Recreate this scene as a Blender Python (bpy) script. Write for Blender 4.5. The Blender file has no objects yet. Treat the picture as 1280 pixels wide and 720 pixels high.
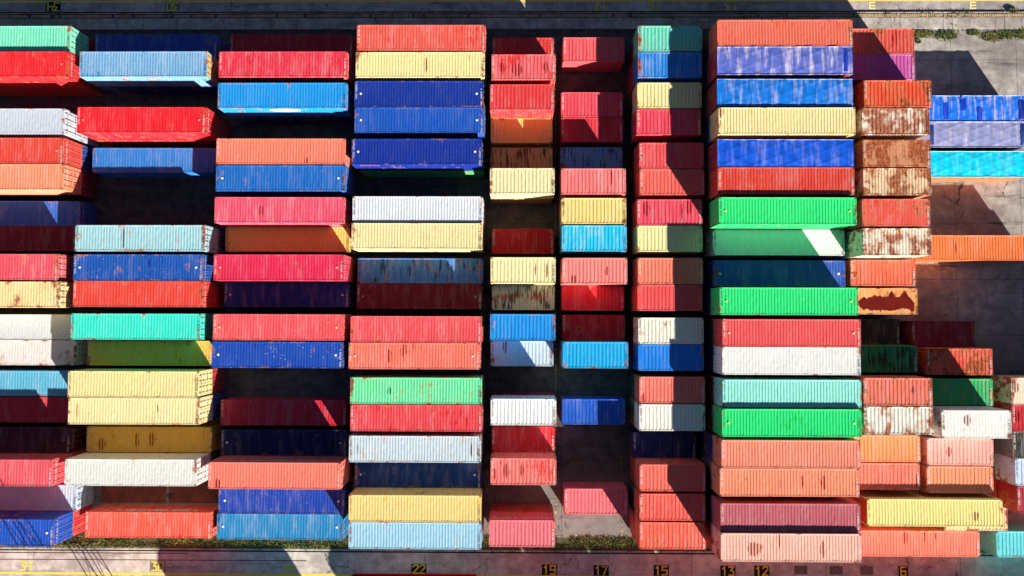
import bpy, bmesh, math, random
from mathutils import Matrix, Vector
random.seed(7)
S = bpy.context.scene
COL = S.collection
R = math.radians

# ------------------------------------------------------------------ helpers
def lin(c):
    return tuple(((v/255)/12.92 if v/255 <= .04045 else ((v/255+.055)/1.055)**2.4) for v in c)

def link(o, parent=None):
    COL.objects.link(o)
    if parent: o.parent = parent
    return o

def mesh(name, verts, faces, mat=None, smooth=False):
    m = bpy.data.meshes.new(name); m.from_pydata(verts, [], faces); m.update()
    if mat: m.materials.append(mat)
    if smooth:
        for p in m.polygons: p.use_smooth = True
    return m

class MB:
    def __init__(s): s.v = []; s.f = []
    def quad(s, a, b, c, d):
        n = len(s.v); s.v += [a, b, c, d]; s.f.append((n, n+1, n+2, n+3))
    def box(s, x0, x1, y0, y1, z0, z1):
        n = len(s.v)
        s.v += [(x, y, z) for z in (z0, z1) for y in (y0, y1) for x in (x0, x1)]
        for f in ((0, 2, 3, 1), (4, 5, 7, 6), (0, 1, 5, 4), (1, 3, 7, 5), (3, 2, 6, 7), (2, 0, 4, 6)):
            s.f.append(tuple(n+i for i in f))
    def cbox(s, x0, x1, y0, y1, z0, z1, b=.012):
        # box with its upper edges chamfered
        n = len(s.v)
        s.v += [(x0, y0, z0), (x1, y0, z0), (x1, y1, z0), (x0, y1, z0),
                (x0, y0, z1-b), (x1, y0, z1-b), (x1, y1, z1-b), (x0, y1, z1-b),
                (x0+b, y0+b, z1), (x1-b, y0+b, z1), (x1-b, y1-b, z1), (x0+b, y1-b, z1)]
        s.f.append((n+3, n+2, n+1, n)); s.f.append((n+8, n+9, n+10, n+11))
        for i in range(4):
            j = (i+1) % 4
            s.f.append((n+i, n+j, n+4+j, n+4+i)); s.f.append((n+4+i, n+4+j, n+8+j, n+8+i))
    def tube(s, p, q, r, k=8):
        p = Vector(p); q = Vector(q); d = (q-p).normalized()
        a = d.orthogonal().normalized(); b = d.cross(a); n = len(s.v)
        for c in (p, q):
            for i in range(k):
                t = 2*math.pi*i/k; s.v.append(tuple(c+a*math.cos(t)*r+b*math.sin(t)*r))
        for i in range(k):
            j = (i+1) % k; s.f.append((n+i, n+j, n+k+j, n+k+i))
        s.f.append(tuple(n+i for i in range(k))[::-1]); s.f.append(tuple(n+k+i for i in range(k)))
    def disc(s, x, y, z, r, h=.004, k=14):
        n = len(s.v)
        for i in range(k):
            t = 2*math.pi*i/k; s.v.append((x+r*math.cos(t), y+r*math.sin(t), z+h))
        s.f.append(tuple(n+i for i in range(k)))
    def data(s, name, mat=None, smooth=False): return mesh(name, s.v, s.f, mat, smooth)
    def build(s, name, mat, parent=None): return link(bpy.data.objects.new(name, s.data(name, mat)), parent)

# ------------------------------------------------------------------ node helpers
class NT:
    def __init__(s, name, kind='mat'):
        s.m = bpy.data.materials.new(name); s.m.use_nodes = True
        s.t = s.m.node_tree; s.t.nodes.clear(); s.n = s.t.nodes
        s.out = s.n.new('ShaderNodeOutputMaterial'); s.b = s.n.new('ShaderNodeBsdfPrincipled')
        s.t.links.new(s.b.outputs[0], s.out.inputs[0])
    def L(s, a, b): s.t.links.new(a, b)
    def put(s, sock, v):
        if isinstance(v, bpy.types.NodeSocket): s.L(v, sock)
        else: sock.default_value = v
    def math(s, op, a, b=0.0, c=None, clamp=False):
        n = s.n.new('ShaderNodeMath'); n.operation = op; n.use_clamp = clamp
        s.put(n.inputs[0], a); s.put(n.inputs[1], b)
        if c is not None: s.put(n.inputs[2], c)
        return n.outputs[0]
    def mapr(s, v, a, b, c=0.0, d=1.0, smooth=True):
        n = s.n.new('ShaderNodeMapRange'); n.interpolation_type = 'SMOOTHSTEP' if smooth else 'LINEAR'
        s.put(n.inputs[0], v); s.put(n.inputs[1], a); s.put(n.inputs[2], b); s.put(n.inputs[3], c); s.put(n.inputs[4], d)
        return n.outputs[0]
    def mix(s, f, a, b, blend='MIX'):
        n = s.n.new('ShaderNodeMix'); n.data_type = 'RGBA'; n.blend_type = blend
        s.put(n.inputs[0], f)
        for i, v in ((6, a), (7, b)):
            if isinstance(v, bpy.types.NodeSocket): s.L(v, n.inputs[i])
            else: n.inputs[i].default_value = tuple(v)+((1,) if len(v) == 3 else ())
        return n.outputs[2]
    def attr(s, name, out='Fac'):
        n = s.n.new('ShaderNodeAttribute'); n.attribute_type = 'OBJECT'; n.attribute_name = name
        return n.outputs[out]
    def noise(s, vec, scale, detail=4, rough=.55):
        n = s.n.new('ShaderNodeTexNoise'); n.inputs['Scale'].default_value = scale
        n.inputs['Detail'].default_value = detail; n.inputs['Roughness'].default_value = rough
        s.L(vec, n.inputs['Vector']); return n.outputs['Fac']
    def vmath(s, op, a, b):
        n = s.n.new('ShaderNodeVectorMath'); n.operation = op
        s.put(n.inputs[0], a); s.put(n.inputs[1], b); return n.outputs[0]
    def xyz(s, v):
        n = s.n.new('ShaderNodeSeparateXYZ'); s.L(v, n.inputs[0]); return n.outputs
    def coord(s, which='Object'): return s.n.new('ShaderNodeTexCoord').outputs[which]
    def bump(s, h, strength=.3, dist=.02):
        n = s.n.new('ShaderNodeBump'); n.inputs['Strength'].default_value = strength
        n.inputs['Distance'].default_value = dist; s.L(h, n.inputs['Height']); s.L(n.outputs[0], s.b.inputs['Normal'])

# ------------------------------------------------------------------ materials
def paint_material():
    t = NT('weathered_container_paint')
    oi = t.n.new('ShaderNodeObjectInfo'); base = oi.outputs['Color']
    co = t.coord(); seed = t.attr('seed'); rust = t.attr('rust'); grime = t.attr('grime'); fade = t.attr('fade'); fleck = t.attr('fleck')
    cb = t.n.new('ShaderNodeCombineXYZ'); t.L(seed, cb.inputs[0]); t.L(seed, cb.inputs[1]); t.L(seed, cb.inputs[2])
    p = t.vmath('ADD', co, cb.outputs[0]); xyz = t.xyz(co); x, y, z = xyz[0], xyz[1], xyz[2]
    # broad fading and dirt
    n1 = t.noise(t.vmath('MULTIPLY', p, (1.9, .38, .6)), .8, 7, .72); n2 = t.noise(p, 3.2, 6, .65)
    c = t.mix(t.math('MULTIPLY', t.mapr(n1, .44, .74), fade), base, t.mix(.30, base, (.86, .80, .76)))
    c = t.mix(t.mapr(n2, .3, .75, .15, 0.0), c, (.08, .06, .05))
    # streaks that run across the roof, along the corrugations
    st = t.noise(t.vmath('MULTIPLY', p, (5.5, .5, .5)), 1.0, 5, .6)
    st2 = t.noise(t.vmath('MULTIPLY', p, (14., 1.2, 1.2)), 1.0, 3, .6)
    lowf = t.noise(p, .7, 2)
    c = t.mix(t.mapr(st2, .45, .8, 0, .22), c, t.mix(.55, c, (.04, .02, .015)))
    thr = t.math('SUBTRACT', .80, t.math('MULTIPLY', grime, .40))
    sv = t.math('ADD', t.math('MULTIPLY', st, .75), t.math('MULTIPLY', lowf, .3))
    gm = t.math('MULTIPLY', t.mapr(sv, thr, t.math('ADD', thr, .09)), t.mapr(grime, 0.0, .08, 0.0, .88))
    c = t.mix(gm, c, (.022, .016, .013))
    # patches and scrapes where the unfaded, deeper paint shows
    sc = t.math('ADD', t.math('MULTIPLY', t.noise(t.vmath('MULTIPLY', p, (4.2, .9, .9)), 1., 7, .7), .6), t.math('MULTIPLY', t.noise(p, .33, 3), .45))
    sth = t.math('SUBTRACT', .70, t.math('MULTIPLY', t.attr('scuff'), .25))
    gmm = t.n.new('ShaderNodeGamma'); t.L(base, gmm.inputs[0]); gmm.inputs[1].default_value = 2.1
    c = t.mix(t.math('MULTIPLY', t.mapr(sc, sth, t.math('ADD', sth, .05)), .8), c, gmm.outputs[0])
    # white flecks
    v = t.n.new('ShaderNodeTexVoronoi'); v.inputs['Scale'].default_value = 4.2; t.L(p, v.inputs['Vector'])
    fm = t.math('MULTIPLY', t.math('MULTIPLY', t.mapr(v.outputs['Distance'], .17, .10), t.mapr(t.noise(p, .55, 3), .5, .6)), fleck)
    c = t.mix(fm, c, (.75, .75, .78))
    # rust: blotches from a threshold, more of it at the ends and along the edges
    rn = t.math('ADD', t.math('MULTIPLY', t.noise(p, .62, 9, .62), .62), t.math('MULTIPLY', t.noise(t.vmath('MULTIPLY', p, (2.0, .6, 1.)), 1., 6, .6), .42))
    half = t.attr('half')
    endd = t.math('SUBTRACT', half, t.math('ABSOLUTE', x)); sided = t.math('SUBTRACT', 1.219, t.math('ABSOLUTE', y))
    edge = t.math('MAXIMUM', t.mapr(endd, .8, .0, 0, .16), t.mapr(sided, .25, .0, 0, .11))
    rn = t.math('ADD', rn, t.math('MULTIPLY', edge, t.mapr(t.noise(p, 1.6, 3), .42, .6)))
    rthr = t.math('SUBTRACT', .735, t.math('MULTIPLY', rust, .27))
    rm = t.mapr(rn, t.math('SUBTRACT', rthr, .02), t.math('ADD', rthr, .055))
    rr = t.n.new('ShaderNodeValToRGB'); e = rr.color_ramp.elements
    e[0].position = .3; e[0].color = (.055, .014, .008, 1); e[1].position = .70; e[1].color = (.62, .21, .06, 1)
    k = e.new(.5); k.color = (.30, .062, .020, 1); t.L(t.noise(p, 4.5, 6, .7), rr.inputs[0])
    c = t.mix(t.math('MULTIPLY', rm, .92), c, rr.outputs[0])
    halo = t.mapr(rn, t.math('SUBTRACT', rthr, .07), rthr, 0, .38)
    c = t.mix(t.math('MULTIPLY', halo, t.math('SUBTRACT', 1.0, rm)), c, (.52, .24, .10))
    # scraped marks: dents rubbed through on the ridges
    wob = t.math('MULTIPLY', t.math('SUBTRACT', t.noise(p, 2.2, 5, .7), .5), 2.2)
    comb = t.mapr(t.math('SINE', t.math('MULTIPLY', x, 2*math.pi/.271)), -.35, .15, .1, 1)
    for i, nm in enumerate(('m1', 'm2', 'm3')):
        m = t.xyz(t.attr(nm, 'Vector'))
        dx = t.math('DIVIDE', t.math('SUBTRACT', x, m[0]), t.math('MAXIMUM', m[2], .01)); dy = t.math('DIVIDE', t.math('SUBTRACT', y, m[1]), t.math('ADD', .42, t.math('MULTIPLY', t.math('FRACT', t.math('MULTIPLY', t.math('ADD', seed, i*3.7), 1.37)), .6)))
        d = t.math('ADD', t.math('ADD', t.math('MULTIPLY', dx, dx), t.math('MULTIPLY', dy, dy)), wob)
        mm = t.math('MULTIPLY', t.math('MULTIPLY', t.mapr(d, 1.0, .45), comb), t.mapr(m[2], .02, .05))
        mm = t.math('MULTIPLY', mm, t.mapr(z, 2.3, 2.45))
        c = t.mix(t.math('MULTIPLY', mm, .92), c, t.mix(.22, (.022, .005, .004), t.mix(1.0, base, (1., .12, .10), 'MULTIPLY')))
    hs = t.n.new('ShaderNodeHueSaturation'); t.L(c, hs.inputs['Color']); hs.inputs['Saturation'].default_value = 1.0
    t.L(hs.outputs[0], t.b.inputs['Base Color'])
    t.L(t.mapr(rm, 0, 1, .48, .9), t.b.inputs['Roughness']); t.b.inputs['Specular IOR Level'].default_value = .16
    t.bump(t.noise(p, .9, 2, .5), .3, .05)
    return t.m

def tarp_material():
    t = NT('tarpaulin_cloth'); oi = t.n.new('ShaderNodeObjectInfo'); base = oi.outputs['Color']
    co = t.coord(); seed = t.attr('seed'); cb = t.n.new('ShaderNodeCombineXYZ')
    for i in range(3): t.L(seed, cb.inputs[i])
    p = t.vmath('ADD', co, cb.outputs[0])
    st = t.noise(t.vmath('MULTIPLY', p, (2.6, .35, 1)), 1., 4, .6); worn = t.attr('fade')
    c = t.mix(t.math('MULTIPLY', t.mapr(st, .47, .68), worn), base, t.mix(.55, base, (.8, .68, .68)))
    c = t.mix(t.mapr(t.noise(t.vmath('MULTIPLY', p, (.8, 1.6, 1)), 1.0, 3), .35, .6, .16, 0), c, t.mix(.5, base, (.01, .02, .08)))
    t.L(c, t.b.inputs['Base Color']); t.b.inputs['Roughness'].default_value = .42
    v = t.n.new('ShaderNodeTexWave'); v.inputs['Scale'].default_value = .35; v.inputs['Distortion'].default_value = 5
    v.inputs['Detail'].default_value = 3; v.bands_direction = 'Y'; t.L(p, v.inputs['Vector'])
    t.bump(t.math('ADD', t.math('MULTIPLY', v.outputs['Fac'], .05), t.math('MULTIPLY', t.noise(t.vmath('MULTIPLY', p, (.5, 2.6, 1)), 1.3, 3), .6)), .35, .05)
    return t.m

def flat(name, rgb, rough=.6, metal=0.0, var=.25, scale=6.0):
    t = NT(name); co = t.coord(); n = t.noise(co, scale, 6, .65); c = lin(rgb)
    t.L(t.mix(t.mapr(n, .3, .75, 0, var), c, tuple(v*.35 for v in c)), t.b.inputs['Base Color'])
    t.b.inputs['Specular IOR Level'].default_value = .15
    t.b.inputs['Roughness'].default_value = rough; t.b.inputs['Metallic'].default_value = metal
    return t.m

def marking_material():
    t = NT('white_stencil_paint'); oi = t.n.new('ShaderNodeObjectInfo')
    t.L(oi.outputs['Color'], t.b.inputs['Base Color']); t.b.inputs['Roughness'].default_value = .55
    return t.m

def concrete(name, light, dark, joints=None, moss=.0, tint=None, stain=.6, shade_tones=None):
    t = NT(name); co = t.coord('Generated'); co = t.n.new('ShaderNodeNewGeometry').outputs['Position']
    xyz = t.xyz(co); x, y = xyz[0], xyz[1]
    a = t.noise(co, .11, 5, .6); b = t.noise(co, .8, 8, .68); d = t.noise(co, 9., 5, .7)
    c = t.mix(t.mapr(t.math('ADD', t.math('MULTIPLY', a, .45), t.math('MULTIPLY', b, .6)), .42, .66), lin(dark), lin(light))
    if tint: c = t.mix(t.mapr(t.noise(co, .07, 3), .45, .62, 0, .55), c, lin(tint))
    if shade_tones:  # darker tones painted in as the shade between the stacks
        far = t.math('MAXIMUM', t.mapr(x, 34., 38.5), t.mapr(t.math('ADD', y, t.math('MULTIPLY', b, 1.5)), -13.5, -16.5, 0, .42))  # open east stays light; south end only half lightened, painting its partial shade
        c = t.mix(t.math('SUBTRACT', 1.0, far), c, t.mix(t.mapr(b, .4, .65), lin(shade_tones[0]), lin(shade_tones[1])))
    c = t.mix(t.mapr(d, .3, .7, .28, 0), c, tuple(v*.5 for v in lin(dark)))
    # oil and tyre stains
    s1 = t.noise(t.vmath('MULTIPLY', co, (.22, 1.7, 1)), .6, 6, .7)
    c = t.mix(t.mapr(s1, .56, .70, 0, stain), c, (.022, .020, .022))
    # cracks
    w = t.vmath('ADD', co, t.vmath('MULTIPLY', t.n.new('ShaderNodeTexNoise').outputs['Color'], (0, 0, 0)))
    nz = t.n.new('ShaderNodeTexNoise'); nz.inputs['Scale'].default_value = .9; nz.inputs['Detail'].default_value = 5; t.L(co, nz.inputs['Vector'])
    w = t.vmath('ADD', co, t.vmath('MULTIPLY', nz.outputs['Color'], (1.6, 1.6, 0)))
    v = t.n.new('ShaderNodeTexVoronoi'); v.feature = 'DISTANCE_TO_EDGE'; v.inputs['Scale'].default_value = .27; t.L(w, v.inputs['Vector'])
    cr = t.math('MULTIPLY', t.mapr(v.outputs['Distance'], .011, .003), t.mapr(t.noise(co, .35, 3), .52, .60))
    c = t.mix(t.math('MULTIPLY', cr, .85), c, (.015, .018, .010) if moss else (.02, .018, .016))
    if moss:
        mo = t.noise(co, 1.1, 7, .7); c = t.mix(t.mapr(mo, .60, .68, 0, moss), c, (.045, .07, .012))
    if joints:
        px, ox, py, oy = joints
        for q, pit, off in ((x, px, ox), (y, py, oy)):
            f = t.math('ABSOLUTE', t.math('SUBTRACT', t.math('FRACT', t.math('DIVIDE', t.math('SUBTRACT', q, off), pit)), .5))
            j = t.mapr(f, .5-.035/pit, .5-.012/pit)
            c = t.mix(t.math('MULTIPLY', j, .75), c, (.018, .016, .015))
    t.L(c, t.b.inputs['Base Color']); t.b.inputs['Roughness'].default_value = .88
    t.bump(t.math('ADD', b, t.math('MULTIPLY', d, .3)), .5, .03)
    return t.m

def worn_yellow(name, wear=.5, under=(120, 105, 95)):
    t = NT(name); co = t.n.new('ShaderNodeNewGeometry').outputs['Position']
    n = t.noise(co, 3.5, 7, .7)
    t.L(t.mix(t.mapr(n, wear-.05, wear+.05), lin((232, 205, 70)), lin(under)) if wear < .9 else t.mix(t.mapr(n, .5, .8, 0, .4), lin((235, 210, 80)), lin(under)), t.b.inputs['Base Color'])
    t.b.inputs['Roughness'].default_value = .8
    return t.m

def grass_material():
    t = NT('grass_blades'); co = t.n.new('ShaderNodeNewGeometry').outputs['Position']
    rn = t.n.new('ShaderNodeNewGeometry').outputs['Random Per Island']
    c = t.mix(t.mapr(t.noise(co, .6, 4), .4, .6), (.06, .09, .014), (.26, .21, .045))
    c = t.mix(t.math('MULTIPLY', rn, .6), c, (.08, .14, .02))
    t.L(c, t.b.inputs['Base Color']); t.b.inputs['Roughness'].default_value = .7
    return t.m

PAINT = paint_material(); TARP = tarp_material(); MARK = marking_material()
SLOT_DARK = flat('slot_shade_dark', (28, 26, 26), .8); RODM = flat('galvanised_rod', (150, 148, 145), .45, .6)
UNDER = flat('underfloor_timber', (60, 45, 35), .9)

# ------------------------------------------------------------------ container meshes (shared by every copy)
H0 = 2.60; W = 2.438
def roof_mesh(L, pitch, depth, name, sd=0):
    rj = random.Random(sd*7+int(L)); ph = [rj.uniform(0, 6.28) for _ in range(6)]
    z = H0-.012; x0, x1 = -L/2+.30, L/2-.30; y0, y1 = -W/2+.058, W/2-.058
    n = round((x1-x0)/pitch); p = (x1-x0)/n; pr = [(-L/2+.09, z), (x0, z)]
    for i in range(n):
        a = x0+i*p+rj.uniform(-.03, .03)*p; dd = depth*rj.uniform(.8, 1.12)
        pr += [(a+.30*p, z), (a+.44*p, z-dd), (a+.86*p, z-dd), (a+(.97 if i < n-1 else 1)*p, z)]
    pr.append((L/2-.09, z))
    rows = [(y0, 0), (y0+.05, 0), (y0+.09, 1), (y0+.6, 1), (0, 1), (y1-.6, 1), (y1-.09, 1), (y1-.05, 0), (y1, 0)]
    v = []; f = []
    for (yy, k) in rows:
        for (xx, zz) in pr:
            sag = -.018*(.5+.5*math.sin(1.3*xx+ph[0])*math.sin(.7*xx+ph[1]))*max(0, 1-(yy/1.1)**2)-.012*max(0, math.sin(2.9*xx+2*yy+ph[2]))**6
            v.append((xx, yy, z if not k else zz+sag))
    m = len(pr)
    for j in range(len(rows)-1):
        for i in range(m-1): f.append((j*m+i, j*m+i+1, (j+1)*m+i+1, (j+1)*m+i))
    return mesh(name, v, f, PAINT)

def wall_mesh(L, name, half, axis='x'):
    # vertical corrugation; outer face of the wall at -half
    x0, x1 = -L/2+.10, L/2-.10; n = max(4, round((x1-x0)/.278)); p = (x1-x0)/n; pr = []
    for i in range(n):
        a = x0+i*p; pr += [(a, 0), (a+.26*p, 0), (a+.5*p, .036), (a+.76*p, .036)]
    pr.append((x1, 0)); v = []; f = []
    for zz in (.15, H0-.07):
        for (xx, d) in pr:
            v.append((xx, -half+.012+d, zz) if axis == 'x' else (-half+.012+d, -xx, zz))
    m = len(pr)
    for i in range(m-1): f.append((i, i+1, m+i+1, m+i))
    return mesh(name, v, f, PAINT)

def frame_mesh(L):
    b = MB(); h = H0; l = L/2; w = W/2
    for sx in (-1, 1):
        for sy in (-1, 1):
            xs = sorted((sx*(l-.01), sx*(l-.15))); ys = sorted((sy*(w-.006), sy*(w-.115)))
            b.box(xs[0], xs[1], ys[0], ys[1], .119, h-.121)
    for sy in (-1, 1):
        ys = sorted((sy*(w-.004), sy*(w-.064)))
        b.cbox(-l+.18, l-.18, ys[0], ys[1], h-.075, h-.002)
        b.box(-l+.18, l-.18, ys[0], ys[1], .02, .16)
    for sx in (-1, 1):
        xs = sorted((sx*(l-.005), sx*(l-.095)))
        b.cbox(xs[0], xs[1], -w+.165, w-.165, h-.11, h-.004)
        b.box(xs[0], xs[1], -w+.165, w-.165, .02, .13)
    return b.data('frame', PAINT)

def floor_mesh(L):
    b = MB(); b.box(-L/2+.10, L/2-.10, -W/2+.07, W/2-.07, .09, .14)
    n = int(L/.6)
    for i in range(n): x = -L/2+.4+i*(L-.8)/(n-1); b.box(x-.03, x+.03, -W/2+.07, W/2-.07, .022, .089)
    return b.data('floor', UNDER)

def casting_mesh():
    b = MB(); b.cbox(-.09, .09, -.082, .082, 0, .118, .01)
    n = len(b.v)
    # twist-lock slot: a proud dark block painted as the hole's shade
    b.box(-.05, .05, -.03, .03, .118, .121)
    m = b.data('corner_casting', PAINT); m.materials.append(SLOT_DARK)
    for q in list(m.polygons)[-6:]: q.material_index = 1
    return m

def door_mesh():
    # one leaf: y from 0 to W/2-.12 ; outer face at x=0
    b = MB(); y1 = W/2-.125; z0, z1 = .14, H0-.12
    b.box(-.05, -.02, .01, y1, z0, z1)
    for zz in [z0+.03+i*(z1-z0-.1)/5 for i in range(6)]: b.box(-.019, .004, .03, y1-.02, zz, zz+.09)
    b.box(-.019, .006, .012, .07, z0, z1); b.box(-.019, .006, y1-.07, y1, z0, z1)
    return b.data('door', PAINT)

def rod_mesh(y):
    b = MB(); b.tube((.035, y, .08), (.035, y, H0-.06), .017, 8)
    for zz in (.30, 1.0, 1.7, 2.3): b.box(.007, .055, y-.05, y+.05, zz, zz+.07)
    return b.data('locking_rod', RODM)
def handle_mesh(y):
    b = MB(); b.box(.055, .075, y-.35, y+.05, 1.05, 1.09); b.box(.007, .06, y-.36, y-.30, 1.0, 1.12)
    return b.data('handle', RODM)

def glyph_mesh(n, ch, seed, along='y', gap=1.25, upright=None):
    # a row of small stencilled characters too small to read in the photograph
    rnd = random.Random(seed); b = MB(); w_ = ch*.62; tot = n*ch*gap*.72; s = -tot/2
    for i in range(n):
        if n > 8 and i in (4, n-2): s += ch*gap*.72; continue
        k = rnd.choice(('E', 'L', 'U', 'O', 'H', 'C')); t = ch*.2
        segs = {'E': ((0, 1, 0, t), (0, 1, .4, .4+t), (0, 1, 1-t, 1), (0, t, 0, 1)), 'L': ((0, 1, 0, t), (0, t, 0, 1)),
                'U': ((0, t, 0, 1), (1-t, 1, 0, 1), (0, 1, 0, t)), 'O': ((0, t, 0, 1), (1-t, 1, 0, 1), (0, 1, 0, t), (0, 1, 1-t, 1)),
                'H': ((0, t, 0, 1), (1-t, 1, 0, 1), (0, 1, .4, .6)), 'C': ((0, 1, 0, t), (0, 1, 1-t, 1), (0, t, 0, 1))}
        for q, (a0, a1, b0, b1) in enumerate(segs[k]):
            a0, a1 = (a0 if a0 <= .9 else 1-.22), (a1 if a1 > .3 else .22)
            b0, b1 = (b0 if b0 < .9 else .8), (b1 if b1 > .3 else .2)
            u0, u1 = s+a0*w_, s+a1*w_; v0, v1 = (b0-.5)*ch, (b1-.5)*ch; z = q*.0008
            if along == 'y': b.quad((-v0, u0, z), (-v0, u1, z), (-v1, u1, z), (-v1, u0, z))
            else: b.quad((u0, v0, z), (u1, v0, z), (u1, v1, z), (u0, v1, z))
        s += ch*gap*.72
    return b.data('lettering', MARK)

LEN = {20: 6.058, 40: 12.192}
M = {}
for k, L in LEN.items():
    for q in range(4):
        M['roof', k, 'fine', q] = roof_mesh(L, .271, .021, 'roof', q); M['roof', k, 'wide', q] = roof_mesh(L, .345, .028, 'roof', q+4)
        M['roof', k, 'smooth', q] = roof_mesh(L, .271, .007, 'roof', q+8)
    M['side', k] = wall_mesh(L, 'side_wall', W/2); M['frame', k] = frame_mesh(L); M['floor', k] = floor_mesh(L)
    b = MB()
    for sx in (-1, 1):
        b.cbox(sx*(L/2-.55)-.001, sx*(L/2-.55)+.001, -.01, .01, H0-.02, H0-.019, .0001)
M['end20'] = wall_mesh(W, 'end_wall', LEN[20]/2, 'y'); M['end40'] = wall_mesh(W, 'end_wall', LEN[40]/2, 'y')
M['cast'] = casting_mesh(); M['door'] = door_mesh()
M['rodA'] = rod_mesh(.28); M['rodB'] = rod_mesh(.82); M['handle'] = handle_mesh(.82)
M['code'] = [glyph_mesh(13, .14, i) for i in range(5)]
M['doortext'] = [glyph_mesh(9, .13, 20+i, 'y') for i in range(4)]
bd = MB(); bd.disc(0, 0, 0, .11); M['dot'] = bd.data('dot_mark', MARK)

def part(name, data, parent, color=None, loc=(0, 0, 0), rot=0, props=None, label=None):
    o = bpy.data.objects.new(name, data); link(o, parent); o.location = loc; o.rotation_euler = (0, 0, rot)
    if color: o.color = color+(1,)
    if props:
        for k_, v_ in props.items(): o[k_] = v_
    if label: o['label'] = label
    return o

def tarp_mesh(L, seed, sag=.05):
    rnd = random.Random(seed); nx, ny = int(L*9), 26; v = []; f = []; l = L/2-.02; w = W/2+.015
    ph = [rnd.uniform(0, 6.28) for _ in range(12)]
    for i in range(nx+1):
        for j in range(ny+1):
            x = -l+2*l*i/nx; y = -w+2*w*j/ny
            bow = .5+.5*math.cos(2*math.pi*(x+l)/1.0)
            crown = .06*(1-(y/w)**2)
            z = H0+.035+crown-sag*(1-bow)*(1-(y/w)**4)*.6
            z += .004*math.sin(1.3*x+5*y+ph[0])
            z += .035*abs(math.sin(1.3*x+2.6*y+ph[3]))**10*(.4+.6*abs(y/w))+.03*abs(math.sin(1.1*x-2.9*y+ph[4]))**12*(.3+.7*abs(y/w))
            v.append((x, y, z))
    for i in range(nx):
        for j in range(ny):
            a = i*(ny+1)+j; f.append((a, a+ny+1, a+ny+2, a+1))
    # skirts down the two long sides and the ends
    for side in (0, ny):
        prev = None
        for i in range(nx+1):
            a = i*(ny+1)+side; x, y, z = v[a]; sgn = -1 if side == 0 else 1
            v.append((x, y+sgn*(.015+.012*math.sin(x*8+ph[5])), H0-.22-.03*math.sin(x*3+ph[6]))); b_ = len(v)-1
            if prev is not None: f.append((prev[0], a, b_, prev[1]) if side == 0 else (a, prev[0], prev[1], b_))
            prev = (a, b_)
    for side in (0, nx):
        prev = None
        for j in range(ny+1):
            a = side*(ny+1)+j; x, y, z = v[a]; sgn = -1 if side == 0 else 1
            v.append((x+sgn*.015, y, H0-.2)); b_ = len(v)-1
            if prev is not None: f.append((prev[0], prev[1], b_, a) if side == 0 else (prev[1], prev[0], a, b_))
            prev = (a, b_)
    return mesh('tarpaulin', v, f, TARP, True)

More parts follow.
